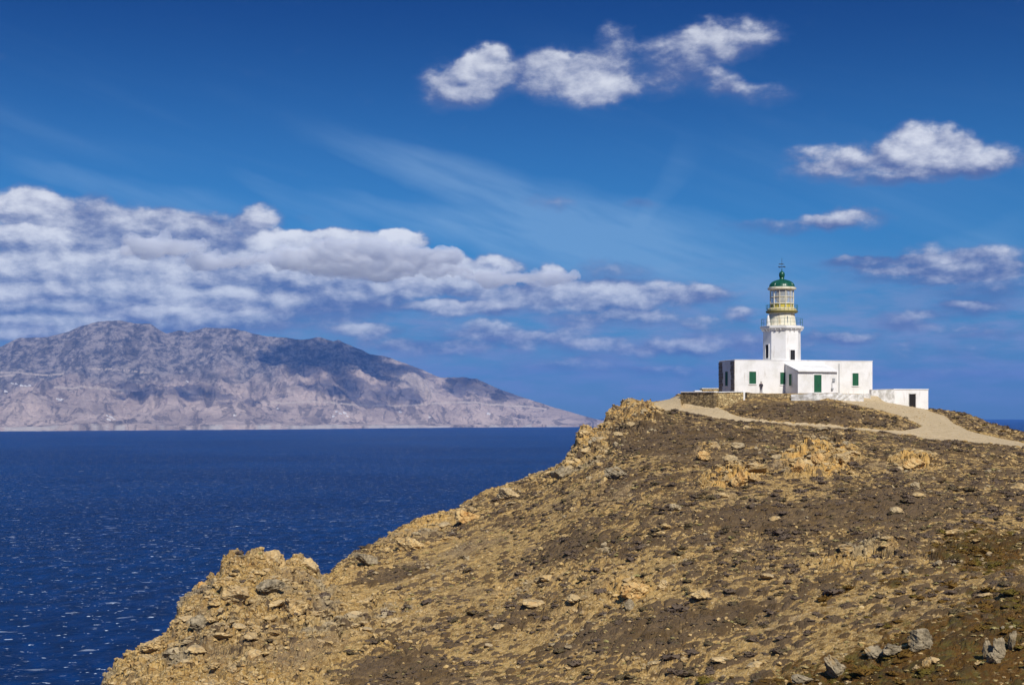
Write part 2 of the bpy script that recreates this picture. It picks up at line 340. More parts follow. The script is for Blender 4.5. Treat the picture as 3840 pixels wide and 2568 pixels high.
def stone_mat(name, a, b, mort):
    def f(N, p):
        v = pos(N); wv = N.vm('ADD', v, N.vm('MULTIPLY', N.noise(v, 2.5, 3, out=1), (0.25,) * 3))
        vo = N.new('ShaderNodeTexVoronoi', {'Vector': N.vm('MULTIPLY', wv, (1, 1, 1.5)), 'Scale': 1.9})
        cell = N.sep(vo.outputs['Color'])[0]
        ed = N.vor(N.vm('MULTIPLY', wv, (1, 1, 1.5)), 1.9, 'DISTANCE_TO_EDGE')
        c = N.mix(cell, a, b); c = N.mix(N.sm(N.noise(v, 4, 5, .7), 0.5, 0.7, 0, .6), c, (0.16, 0.12, 0.07))
        c = N.mix(N.sm(ed, 0.0, 0.09, 1, 0), c, mort)
        setb(N, p, c, 0.95, 0.1); bump(N, p, N.m('MULTIPLY', N.sm(ed, 0, 0.15), 1.0), 0.8, 0.1)
    return mat(name, f)
M_STONE = stone_mat('rubble_stone', (0.46, 0.34, 0.17), (0.16, 0.12, 0.07), (0.09, 0.065, 0.04))
M_STONE_LIT = stone_mat('sunlit_rubble_stone', (0.66, 0.51, 0.25), (0.40, 0.27, 0.12), (0.20, 0.14, 0.07))  # lighter copy of the rubble stone, sunlit tone put into its colour
M_QUOIN = stone_mat('bare_quoin_stone', (0.42, 0.35, 0.28), (0.27, 0.22, 0.18), (0.22, 0.185, 0.155))
def flat(name, col, rough=0.5, spec=0.5, metal=0.0):
    def f(N, p):
        c = N.mix(N.sm(N.noise(oco(N), 3.0, 4), 0.4, 0.7, 0, .35), col, tuple(x * 0.6 for x in col))
        setb(N, p, c, rough, spec); p.inputs['Metallic'].default_value = metal
    return mat(name, f)
M_GREEN = flat('green_shutter_paint', (0.018, 0.115, 0.055), 0.55, 0.3)
M_DOME = flat('green_dome_paint', (0.008, 0.085, 0.044), 0.32, 0.5)
M_RAIL = flat('green_rail_paint', (0.03, 0.16, 0.14), 0.5, 0.3)
M_OLIVE = flat('olive_slab_paint', (0.20, 0.17, 0.05), 0.7, 0.3)
M_IRON = flat('dark_iron', (0.035, 0.05, 0.06), 0.5, 0.4)
M_DARK = flat('dark_interior', (0.020, 0.018, 0.018), 0.8, 0.2)
M_YEL = flat('yellow_lantern_curtain', (0.62, 0.50, 0.07), 0.6, 0.3)
M_GOLD = flat('yellowed_cream_paint', (0.74, 0.62, 0.30), 0.7, 0.3)
M_LENS = flat('lantern_lens', (0.42, 0.36, 0.18), 0.15, 0.8)
def m_glass(N, p):
    setb(N, p, (0.9, 0.95, 1.0), 0.03, 0.5); p.inputs['Alpha'].default_value = 0.30
M_GLASS = mat('lantern_glass', m_glass)
M_COAT = flat('dark_coat_cloth', (0.045, 0.04, 0.055), 0.9, 0.1)
M_TROUS = flat('grey_trouser_cloth', (0.10, 0.095, 0.12), 0.9, 0.1)
M_SKIN = flat('skin', (0.42, 0.25, 0.17), 0.6, 0.3)
M_HAIR = flat('dark_hair', (0.02, 0.015, 0.012), 0.7, 0.2)
M_METER = flat('grey_metal_box', (0.35, 0.36, 0.36), 0.5, 0.4)


# ------------------------------------------------------------------ object helpers
def tag(o, label=None, cat=None, group=None, kind=None):
    if label: o['label'] = label
    if cat: o['category'] = cat
    if group: o['group'] = group
    if kind: o['kind'] = kind
    return o
def empty(name, loc, rz=0.0, scale=1.0):
    o = bpy.data.objects.new(name, None); C.objects.link(o); o.location = loc; o.rotation_euler = (0, 0, rz)
    o.scale = (scale,) * 3; return o
def link(name, me, m_=None, parent=None):
    o = bpy.data.objects.new(name, me); C.objects.link(o)
    if m_: me.materials.append(m_)
    if parent: o.parent = parent
    return o
def np_mesh(name, verts, faces, smooth=True):
    me = bpy.data.meshes.new(name); nv = len(verts); nf = len(faces); k = faces.shape[1]
    me.vertices.add(nv); me.vertices.foreach_set('co', np.ascontiguousarray(verts, np.float32).ravel())
    me.loops.add(nf * k); me.loops.foreach_set('vertex_index', np.ascontiguousarray(faces, np.int32).ravel())
    me.polygons.add(nf); me.polygons.foreach_set('loop_start', np.arange(0, nf * k, k, dtype=np.int32))
    me.polygons.foreach_set('loop_total', np.full(nf, k, np.int32))
    me.polygons.foreach_set('use_smooth', np.full(nf, smooth, bool))
    me.update(calc_edges=True); return me
def set_attr(me, name, arr):
    a = me.attributes.new(name, 'FLOAT', 'POINT'); a.data.foreach_set('value', np.ascontiguousarray(arr, np.float32).ravel())
class MB:
    """collects shapes into one mesh"""
    def __init__(s): s.b = bmesh.new()
    def box(s, x0, x1, y0, y1, z0, z1, bev=0.0):
        vs = [s.b.verts.new(c) for c in ((x0, y0, z0), (x1, y0, z0), (x1, y1, z0), (x0, y1, z0), (x0, y0, z1), (x1, y0, z1), (x1, y1, z1), (x0, y1, z1))]
        for f in ((0, 3, 2, 1), (4, 5, 6, 7), (0, 1, 5, 4), (1, 2, 6, 5), (2, 3, 7, 6), (3, 0, 4, 7)): s.b.faces.new([vs[i] for i in f])
        return s
    def hull(s, bot, top):
        n = len(bot); a = [s.b.verts.new(v) for v in bot]; c = [s.b.verts.new(v) for v in top]
        s.b.faces.new(a[::-1]); s.b.faces.new(c)
        for i in range(n): s.b.faces.new((a[i], a[(i + 1) % n], c[(i + 1) % n], c[i]))
        return s
    def lathe(s, prof, n=32, cx=0, cy=0, rot=0.0):
        rings = []
        for r_, z_ in prof:
            rings.append([s.b.verts.new((cx + r_ * math.cos(rot + 2 * math.pi * i / n), cy + r_ * math.sin(rot + 2 * math.pi * i / n), z_)) for i in range(n)])
        for a, c in zip(rings, rings[1:]):
            for i in range(n): s.b.faces.new((a[i], a[(i + 1) % n], c[(i + 1) % n], c[i]))
        s.b.faces.new(rings[0][::-1]); s.b.faces.new(rings[-1]); return s
    def bar(s, a, b, r_=0.03, n=6):
        a, b = Vector(a), Vector(b); q = (b - a).to_track_quat('Z', 'Y')
        ra = [s.b.verts.new(a + q @ Vector((r_ * math.cos(2 * math.pi * i / n), r_ * math.sin(2 * math.pi * i / n), 0))) for i in range(n)]
        rb = [s.b.verts.new(b + q @ Vector((r_ * math.cos(2 * math.pi * i / n), r_ * math.sin(2 * math.pi * i / n), 0))) for i in range(n)]
        s.b.faces.new(ra[::-1]); s.b.faces.new(rb)
        for i in range(n): s.b.faces.new((ra[i], ra[(i + 1) % n], rb[(i + 1) % n], rb[i]))
        return s
    def build(s, name, m_, parent=None, smooth=False, bevel=0.0):
        bmesh.ops.recalc_face_normals(s.b, faces=s.b.faces)
        me = bpy.data.meshes.new(name); s.b.to_mesh(me); s.b.free()
        if smooth:
            me.polygons.foreach_set('use_smooth', [True] * len(me.polygons))
            me.set_sharp_from_angle(angle=R(40))
        o = link(name, me, m_, parent)
        if bevel:
            b = o.modifiers.new('bevel', 'BEVEL'); b.width = bevel; b.segments = 2; b.limit_method = 'ANGLE'
        return o
def at(x, y, D): return Vector(((x - 1920) / F * D, D, EYE - (y - HZ) / F * D))

# ------------------------------------------------------------------ numpy noise
def h2(ix, iy, s):
    with np.errstate(over='ignore'):
        h = (ix.astype(np.int64) * 374761393 + iy.astype(np.int64) * 668265263 + s * 1442695041) & 0xFFFFFFFF
        h = ((h ^ (h >> 13)) * 1274126177) & 0xFFFFFFFF
        h = ((h ^ (h >> 16)) * 2246822519) & 0xFFFFFFFF
        h = h ^ (h >> 15)
    return (h & 0xFFFFFF) / float(0xFFFFFF)
def vnoise(x, y, s=0):
    ix = np.floor(x); iy = np.floor(y); fx = x - ix; fy = y - iy
    fx = fx * fx * fx * (fx * (fx * 6 - 15) + 10); fy = fy * fy * fy * (fy * (fy * 6 - 15) + 10)
    a = h2(ix, iy, s); b = h2(ix + 1, iy, s); c = h2(ix, iy + 1, s); d = h2(ix + 1, iy + 1, s)
    return (a * (1 - fx) + b * fx) * (1 - fy) + (c * (1 - fx) + d * fx) * fy
def fbm(x, y, o=5, s=0, g=0.5):
    t = 0; a = 1; n = 0
    for i in range(o):
        t = t + a * (vnoise(x, y, s + i * 17) * 2 - 1); n += a; a *= g
        x, y = (x * 1.6 - y * 1.2) + 3.7, (x * 1.2 + y * 1.6) + 1.3
    return t / n
def ridged(x, y, o=5, s=0, g=0.5):
    t = 0; a = 1; n = 0
    for i in range(o):
        t = t + a * (1 - np.abs(vnoise(x, y, s + i * 17) * 2 - 1)); n += a; a *= g
        x, y = (x * 1.6 - y * 1.2) + 3.7, (x * 1.2 + y * 1.6) + 1.3
    return t / n
def worley(x, y, s=0):
    ix = np.floor(x); iy = np.floor(y); f1 = np.full(x.shape, 9.0); f2 = f1.copy()
    dx1 = np.zeros_like(x); dy1 = dx1.copy(); id1 = dx1.copy()
    for a in (-1, 0, 1):
        for b in (-1, 0, 1):
            cx, cy = ix + a, iy + b
            px = cx + h2(cx, cy, s); py = cy + h2(cx, cy, s + 5)
            dx, dy = x - px, y - py; d = dx * dx + dy * dy
            nearer = d < f1
            f2 = np.where(nearer, f1, np.minimum(f2, d))
            dx1 = np.where(nearer, dx, dx1); dy1 = np.where(nearer, dy, dy1); id1 = np.where(nearer, h2(cx, cy, s + 9), id1)
            f1 = np.where(nearer, d, f1)
    return np.sqrt(f1), np.sqrt(f2), id1, dx1, dy1
def blocks(x, y, s=0):
    f1, f2, i1, dx, dy = worley(x, y, s)
    tx = (i1 * 7.13) % 1 * 2 - 1; ty = (i1 * 13.7) % 1 * 2 - 1
    return (i1 - 0.5) + 0.7 * (dx * tx + dy * ty) - 0.85 * np.clip(1 - (f2 - f1) / 0.20, 0, 1)
def sstep(v, a, b):
    t = np.clip((v - a) / (b - a), 0, 1); return t * t * (3 - 2 * t)

# ------------------------------------------------------------------ headland terrain
SIL = [(-3000, 5200), (-1500, 4200), (-400, 3300), (0, 3300), (200, 2950), (350, 2620), (399, 2534), (438, 2488), (482, 2459), (546, 2420), (605, 2388), (650, 2341),
       (664, 2310), (668, 2270), (683, 2240), (703, 2224), (752, 2198), (777, 2180), (800, 2150), (823, 2145), (833, 2096), (865, 2066), (904, 2069), (973, 2050),
       (1007, 2057), (1056, 2091), (1075, 2096), (1115, 2081), (1135, 2084), (1184, 2111), (1205, 2148), (1235, 2153), (1262, 2111), (1306, 2081),
       (1370, 2047), (1429, 2013), (1500, 1983), (1558, 1950), (1635, 1925), (1712, 1915), (1742, 1884), (1788, 1853), (1840, 1830), (1916, 1805),
       (1993, 1777), (2070, 1753), (2119, 1726), (2134, 1696), (2157, 1661), (2163, 1630), (2183, 1603), (2188, 1594), (2215, 1605), (2242, 1600),
       (2267, 1580), (2274, 1550), (2288, 1534), (2315, 1534), (2346, 1508), (2365, 1496), (2392, 1507), (2426, 1513),
       (2480, 1521), (2560, 1540), (2640, 1560), (2760, 1581), (2900, 1586), (3060, 1596), (3220, 1606), (3381, 1624), (3501, 1640), (3742, 1660),
       (3840, 1668), (4300, 1712), (6000, 1900)]
SX, SY = np.array(SIL, float).T
xs_ = np.arange(-3000, 6001, 5.0); ys_ = np.interp(xs_, SX, SY)
kk = np.exp(-0.5 * (np.arange(-80, 81) * 5 / 130.0) ** 2); YSM = np.convolve(np.pad(ys_, 80, 'edge'), kk / kk.sum(), 'valid')
def smooth_of(X_, Y_, sig=90.0):
    y = np.interp(xs_, X_, Y_); k = np.exp(-0.5 * (np.arange(-60, 61) * 5 / sig) ** 2); return np.convolve(np.pad(y, 60, 'edge'), k / k.sum(), 'valid')
D1S = smooth_of([-3000, 350, 700, 1000, 1180, 1300, 1716, 2131, 2300, 2365, 2426, 2480, 2560, 2640, 2760, 3060, 3381, 3501, 3840, 4300, 6000],
                             [120, 132, 142, 145, 148, 160, 182, 200, 212, 218, 214, 211, 207, 203, 200, 196, 193, 191, 185, 178, 160], 45.0)
DBS = smooth_of([-3000, 385, 1000, 1900, 2900, 3840, 5000], [105, 118, 112, 102, 88, 74, 60], 200.0)
def D1f(x): return np.interp(x, xs_, D1S)
def DBf(x): return np.interp(x, xs_, DBS)
D2X = [-3000, 2370, 2426, 2480, 2522, 2553, 2560, 2686, 2780, 2850, 2970, 3100, 3290, 3350, 3481, 3520, 3602, 3640, 3700, 3742, 3822, 3860, 4300, 6000]
D2D = [5, 5, 8, 12, 14, 13, 212, 208, 211, 211, 213, 211, 217, 221, 226, 230, 234, 234, 232, 231, 229, 228, 224, 210]
D2Y = [0, 0, 1510, 1503, 1494, 1486, 1529, 1529, 1504, 1498, 1500, 1501, 1505, 1512, 1536, 1534, 1545, 1551, 1578, 1592, 1620, 1632, 1700, 1880]
for i in range(6): D2D[i] = 0
def headland(xp, D):
    """base height at photo column xp and depth D"""
    y1 = np.interp(xp, SX, SY); d1 = D1f(xp); z1 = EYE - (y1 - HZ) / F * d1
    zsm = EYE - (np.interp(xp, xs_, YSM) - HZ) / F * d1
    db = DBf(xp); zb = EYE - (2568 + 1.5 * np.clip(520 - xp, 0, 3000) - HZ) / F * db
    left = 1 - sstep(xp, 2395, 2560)
    # top knots
    d2 = np.interp(xp, [2553, 2560] + D2X[7:], [218, 212] + D2D[7:]); d2 = np.where(xp < 2553, d1 + 7, d2)
    z2p = EYE - (np.interp(xp, D2X[2:], D2Y[2:]) - HZ) / F * d2
    z2 = np.where(xp < 2426, z1 - 5, z2p)
    mixl = sstep(xp, 2380, 2440); z2 = (z1 - 5) * (1 - mixl) + z2p * mixl
    terr = sstep(xp, 2500, 2570) * (1 - sstep(xp, 3290, 3350))     # level terrace behind the walls
    z3 = z2 - 8 * (1 - sstep(xp, 2420, 2520)) - 1.2 * sstep(xp, 3480, 3600); z3 = z3 * (1 - terr) + 132.95 * terr
    d3 = d2 + 3 + 8 * (1 - terr); d4 = d3 + 30 * sstep(xp, 2450, 2600) + 1
    z4 = z3 - 0.6
    d5 = d4 + 190; z5 = z4 * 0 - 12
    dm = db * 0.55; zm = np.minimum(EYE - (2568 - HZ) / F * dm - 4 - 6 * (1 - sstep(xp, 0, 3000)), 120)
    n = np.full_like(xp, 1.0)
    K = [(0 * n, 128.3 * n), (6 * n, 128.3 * n), (dm, zm), (db, zb), (d1, z1), (d2, z2), (d3, z3), (d4, z4), (d5, z5), (d5 + 3000, z5 - 20)]
    z = K[0][1].copy()
    for (da, za), (dbb, zbb) in zip(K, K[1:]):
        s = np.clip((D - da) / np.maximum(dbb - da, 0.01), 0, 1)
        if da is db: s = s + 0.16 * np.sin(np.pi * s) * sstep(xp, 200, 3000)
        if da is d1: s = s ** np.where(xp > 2560, 0.75, 1.0)
        if dbb is d1: zbb = z1 + (zsm - z1) * np.clip((d1 - D) / 22.0, 0, 1) ** 0.8
        z = np.where(D >= da, za + (zbb - za) * s, z)
    return z
def blob(xp, yp, cx, cy, rx, ry, ang=0):
    a = R(ang); dx, dy = xp - cx, yp - cy; u = (dx * math.cos(a) + dy * math.sin(a)) / rx; v = (-dx * math.sin(a) + dy * math.cos(a)) / ry
    return np.clip(1 - (u * u + v * v), 0, 1)
def poly_path(xp, yp):
    """how much bare track, from rows of the photo"""
    up = np.interp(xp, [2440, 2500, 2540, 2600, 2686, 2720, 2780, 2850, 2900, 3380, 3440, 3470, 3472, 3541, 3581, 3634, 3742, 3840], [1512, 1500, 1486, 1500, 1526, 1540, 1565, 1578, 1581, 1616, 1604, 1585, 1537, 1560, 1590, 1618, 1640, 1662])
    dn = np.interp(xp, [2440, 2470, 2500, 2560, 2640, 2760, 2900, 3060, 3220, 3381, 3501, 3742, 3840], [1512, 1530, 1538, 1545, 1562, 1581, 1586, 1596, 1608, 1627, 1645, 1664, 1672])
    a = sstep(yp, up - 4, up + 2) * (1 - sstep(yp, dn, dn + 5)) * (xp > 2440)
    lowb = np.interp(xp, [3130, 3160, 3260, 3353, 3429, 3460, 3472], [1490, 1504, 1526, 1550, 1578, 1592, 1610])
    b = (xp > 3150) * (xp < 3476) * (yp < lowb + 3)
    t = 0
    for pts in ([(1290, 2236), (1420, 2200), (1560, 2165), (1780, 2090)], [(1560, 2330), (1800, 2250), (2050, 2190), (2200, 2110)], [(3380, 2440), (3100, 2330), (2900, 2290)], [(2620, 2400), (2900, 2350), (3200, 2240), (3500, 2180)]):
        q = np.array(sorted(pts), float); yl = np.interp(xp, q[:, 0], q[:, 1]); t = np.maximum(t, 0.46 * (1 - sstep(np.abs(yp - yl), 2, 9)) * (xp > q[0, 0]) * (xp < q[-1, 0]))
    return np.clip(np.maximum(np.maximum(a, 0.66 * b.astype(float)), t), 0, 1)
def masks(xp, yp, X, Y):
    n1 = fbm(X / 9, Y / 9, 4, 3); n2 = fbm(X / 3.1, Y / 3.1, 4, 8); n3 = fbm(X / 22, Y / 22, 3, 12)
    ysil = np.interp(xp, SX, SY)
    crest = 1 - sstep(yp - ysil, 10, 150)
    crest = crest * (xp < 2480)
    rock = 0.30 * crest + 0.75 * (1 - sstep(xp, 900, 1500)) + 0.35 * sstep(n1, 0.1, 0.6)
    rock = rock + 1.3 * blob(xp, yp, 2300, 1580, 190, 110) + 0.5 * blob(xp, yp, 2150, 1720, 160, 110)
    ochre = 1.5 * blob(xp, yp, 3070, 1725, 190, 75, -6) + 1.2 * blob(xp, yp, 2760, 1790, 160, 45, -12) + 0.9 * blob(xp, yp, 3440, 1735, 130, 36) + 0.8 * blob(xp, yp, 2640, 1690, 60, 40)
    ochre = ochre + 0.7 * blob(xp, yp, 2370, 2210, 130, 50) + 0.5 * blob(xp, yp, 1620, 1960, 260, 40, -25) + 1.0 * blob(xp, yp, 2360, 1540, 130, 60) + 0.7 * blob(xp, yp, 2225, 1640, 90, 70)
    rock = rock + ochre + 0.6 * blob(xp, yp, 3200, 2080, 230, 70, -10) + 0.4 * blob(xp, yp, 1350, 2300, 300, 120, -10) + 0.3 * blob(xp, yp, 2150, 2250, 300, 150, -10)
    scrub = 0.44 + 0.42 * n1 + 0.20 * n3 - 0.55 * np.clip(rock, 0, 1.2) * 0.8
    dark = blob(xp, yp, 1420, 2160, 210, 40, -12) + blob(xp, yp, 2130, 2050, 230, 60, -15) + blob(xp, yp, 1500, 2520, 320, 90) + 0.7 * blob(xp, yp, 900, 2420, 130, 50, -10) \
        + blob(xp, yp, 2450, 1640, 350, 90, 15) + 0.8 * blob(xp, yp, 2950, 1930, 430, 60) + 0.8 * blob(xp, yp, 2000, 2300, 380, 45, -22) + 0.7 * blob(xp, yp, 2600, 2330, 420, 60, -8) \
        + 0.7 * blob(xp, yp, 2850, 1640, 500, 34, 5) + 0.6 * blob(xp, yp, 2320, 2400, 300, 60) + 0.7 * blob(xp, yp, 3050, 1550, 350, 40, 6) + 0.6 * blob(xp, yp, 3300, 1900, 300, 70)
    smooth = np.clip(dark + n2 * 0.3, 0, 1)
    scrub = scrub + 0.75 * dark + 0.20 * sstep(xp, 1500, 2600) * (1 - 0.5 * sstep(yp, 2300, 2500))
    pth = poly_path(xp + n2 * 6, yp + n2 * 3)
    rust = 0.42 * sstep(xp, 2300, 3500) * sstep(yp, 1850, 2350) + 0.45 * sstep(yp - (2650 - (xp - 2000) * 0.30), 0, 300) + 0.9 * sstep(yp - (2610 - (xp - 2600) * 0.16), -30, 60) * (xp > 2000) + 0.15 * n1 \
        + 0.55 * blob(xp, yp, 3700, 2050, 260, 120) + 0.7 * blob(xp, yp, 3340, 2190, 50, 22)
    back = sstep(yp, 1530, 1560) * (xp > 3500) * (1 - sstep(yp, 1650, 1665))
    rust = rust + 0.3 * back
    return np.clip(rock, 0, 1) * (1 - pth), np.clip(scrub, 0, 1.3) * (1 - pth), pth, np.clip(rust, 0, 1), np.clip(ochre, 0, 1), smooth

# fan shaped sheet: fine inside the view, coarse round the back
HALF = math.degrees(math.atan(1920 / F))
ang = np.concatenate([np.linspace(-180, -60, 16)[:-1], np.linspace(-60, -HALF - 3, 36)[:-1], np.linspace(-HALF - 3, HALF + 3, 1240), np.linspace(HALF + 3, 60, 36)[1:], np.linspace(60, 180, 16)[1:]])
dep = np.concatenate([np.linspace(0.5, 60, 40)[:-1], 60 * (255 / 60) ** np.linspace(0, 1, 760), np.linspace(255, 430, 110)[1:], np.linspace(430, 900, 10)[1:]])
A, Dm = np.meshgrid(np.radians(ang), dep)
Ac = np.clip(A, -R(HALF + 6), R(HALF + 6))
Rr = Dm / np.cos(Ac)
GX = Rr * np.sin(A); GY = Rr * np.cos(A)
XP = 1920 + F * np.tan(Ac)
Z0 = headland(XP, Dm)
YP = HZ - (Z0 - EYE) / Dm * F
m_rock_, m_scrub_, m_path_, m_rust_, m_och_, m_smooth_ = masks(XP, YP, GX, GY)
far_dist = sstep(Dm, 255, 330)
rk = np.clip(m_rock_ + far_dist * 0.6, 0, 1)
near_fade = sstep(Dm, 25, 60)
disp = 0.55 * fbm(GX / 11, GY / 11, 5, 21) * near_fade
disp += (0.15 + 1.15 * rk) * blocks(GX / 2.7, GY / 2.7, 41) * 0.62 * (1 - m_path_)
disp += (0.12 + 0.75 * rk) * blocks(GX / 0.95 + 0.3 * fbm(GX, GY, 2, 5), GY / 0.95, 42) * 0.42 * (1 - m_path_)
disp += (0.10 + 0.55 * rk) * blocks(GX / 0.42, GY / 0.42, 43) * 0.22 * (1 - m_path_)
disp += 0.45 * np.clip(m_och_, 0, 1) * (0.5 + 0.5 * ridged(GX / 2.2, GY / 2.2, 4, 77)) 
lay_ = (0.45 * GX + 0.25 * GY + 1.1 * Z0) / 1.5 + 1.3 * fbm(GX / 6, GY / 6, 4, 96)
lf_ = lay_ - np.floor(lay_); lid_ = h2(np.floor(lay_), np.floor(lay_ * 0), 97)
disp += np.clip(rk - 0.35, 0, 1) * (0.5 + lid_) * 0.85 * (sstep(lf_, 0.0, 0.16) - lf_) * (1 - m_path_) * near_fade * (Dm < 260)
crestk = (1 - sstep(np.abs(Dm - D1f(XP)), 2, 14))
disp = disp * (1 - 0.35 * crestk * (XP < 2560)) * (1 - 0.72 * m_path_)
f1_, f2_, id_, _, _ = worley(GX / 1.5 + 0.8 * fbm(GX / 4.5, GY / 4.5, 3, 6), GY / 1.15 + 0.8 * fbm(GX / 4.5, GY / 4.5, 3, 7), 91)
thr_ = 0.70 - 0.62 * np.clip(m_scrub_, 0, 1.1) + (id_ - 0.5) * 0.55 - 0.45 * fbm(GX / 7, GY / 5, 4, 93) + 0.25 * fbm(GX / 0.5, GY / 0.5, 3, 92)
cu_ = (f2_ - f1_ - thr_) * (Dm < 260)
m_cush_ = sstep(cu_, 0.0, 0.10) * (1 - m_path_) * sstep(Dm, 55, 65) * (m_scrub_ > 0.12)
disp += 0.34 * np.sqrt(np.clip(cu_, 0, 0.5)) * m_cush_
terr = sstep(XP, 2480, 2570) * (1 - sstep(XP, 3480, 3540)) * sstep(Dm, 205, 209)
disp = disp * (1 - 0.85 * terr)
cliff = far_dist * (ridged(GX / 26, GY / 26, 5, 31) - 0.5) * 9
GZ = Z0 + disp + cliff
nr, nc = GX.shape
idx = np.arange(nr * nc).reshape(nr, nc)
faces = np.stack([idx[:-1, :-1], idx[:-1, 1:], idx[1:, 1:], idx[1:, :-1]], -1).reshape(-1, 4)
me = np_mesh('headland', np.stack([GX, GY, GZ], -1).reshape(-1, 3), faces, smooth=False)
for nm, a in (('rock', rk), ('scrub', m_scrub_), ('path', m_path_), ('rust', m_rust_), ('ochre', m_och_), ('cush', m_cush_)): set_attr(me, nm, a)
tag(link('ground', me, M_TER), kind='structure')
def ground(X, Y):
    """height of the finished ground under points in view"""
    a = np.degrees(np.arctan2(X, Y)); ci = np.interp(a, ang, np.arange(nc)); ri = np.interp(Y, dep, np.arange(nr))
    c0 = np.floor(ci).astype(int).clip(0, nc - 2); r0 = np.floor(ri).astype(int).clip(0, nr - 2); fc, fr = ci - c0, ri - r0
    g = lambda Q: (Q[r0, c0] * (1 - fc) + Q[r0, c0 + 1] * fc) * (1 - fr) + (Q[r0 + 1, c0] * (1 - fc) + Q[r0 + 1, c0 + 1] * fc) * fr
    return g(GZ), g(rk), g(m_scrub_), g(m_path_), g(m_rust_), g(m_och_), g(m_smooth_), g(XP), g(YP)
def gz(X, Y): return float(ground(np.array([X], float), np.array([Y], float))[0][0])

# ------------------------------------------------------------------ sea and far island
def build_sea():
    rr = np.concatenate([[1.0], 120 * (30000 / 120) ** np.linspace(0, 1, 90)]); aa = np.linspace(0, 2 * np.pi, 181)
    a, r_ = np.meshgrid(aa, rr); V = np.stack([r_ * np.cos(a), r_ * np.sin(a), 0 * a], -1).reshape(-1, 3)
    i = np.arange(a.size).reshape(a.shape); f = np.stack([i[:-1, :-1], i[1:, :-1], i[1:, 1:], i[:-1, 1:]], -1).reshape(-1, 4)
    tag(link('sea', np_mesh('sea', V, f), M_SEA), kind='structure')
build_sea()
MT = np.array([(-1600, 1500), (-900, 1380), (-300, 1330), (0, 1303), (77, 1264), (179, 1264), (256, 1245), (307, 1222), (368, 1206), (450, 1200), (496, 1209), (532, 1216), (563, 1214),
      (588, 1232), (624, 1252), (670, 1240), (706, 1247), (742, 1237), (768, 1229), (819, 1232), (870, 1232), (921, 1242), (982, 1260), (1075, 1268), (1126, 1273),
      (1177, 1268), (1200, 1263), (1251, 1278), (1267, 1275), (1384, 1324), (1446, 1337), (1533, 1367), (1650, 1414), (1737, 1415), (1788, 1421), (1865, 1457),
      (1968, 1493), (2070, 1524), (2172, 1554), (2249, 1575), (2330, 1592), (2400, 1603)], float)
def isl_shore(x): return np.interp(x, [-1600, 0, 1000, 1700, 2200, 2400], [9600, 10050, 11180, 12600, 13300, 13600])
def isl_z(xp, s, D):
    X = (xp - 1920) / F * D
    yr = np.interp(xp, MT[:, 0], MT[:, 1]); wid = isl_wid(xp); dr = isl_shore(xp) + wid
    zr = EYE - (yr - HZ) / F * dr
    sc = np.clip(s, 0, 1)
    prof = 0.04 * np.clip(s / 0.02, 0, 1) + 0.30 * sc ** 1.0 + 0.66 * sc ** 2.4
    low = fbm(X / 1500, D / 1500, 5, 61)
    gul = ridged(X / 620 + 0.5 * low, D / 1300, 6, 62, 0.55) - 0.62
    gul2 = ridged(X / 210, D / 380, 5, 64, 0.55) - 0.62
    env = np.sin(np.pi * np.clip(sc, 0, 1)) ** 0.8
    z = zr * prof + env * (zr * 0.20 * low + 330 * gul * (0.30 + sc) * np.clip(zr / 500, 0, 1.2) + 100 * gul2 * np.clip(zr / 400, .15, 1.2))
    z = z + 22 * (gul2) * sstep(sc, 0.9, 1.0) * np.clip(zr / 400, 0, 1)
    z = np.where(s > 1, zr - (s - 1) * wid * 0.33 + 60 * gul, z)
    z = np.maximum(z, np.where(s > 0.012, 3 + 26 * np.clip(0.5 + 1.6 * fbm(X / 260, D * 0, 4, 66), 0.0, 2) * sstep(s, 0.012, 0.02), -12))
    z = np.where(s < 0.006, -12, z)
    return X, z
def isl_wid(xp): return np.interp(xp, [-1600, 0, 900, 1500, 1900, 2250, 2400], [3300, 3500, 3400, 2600, 1700, 600, 250])
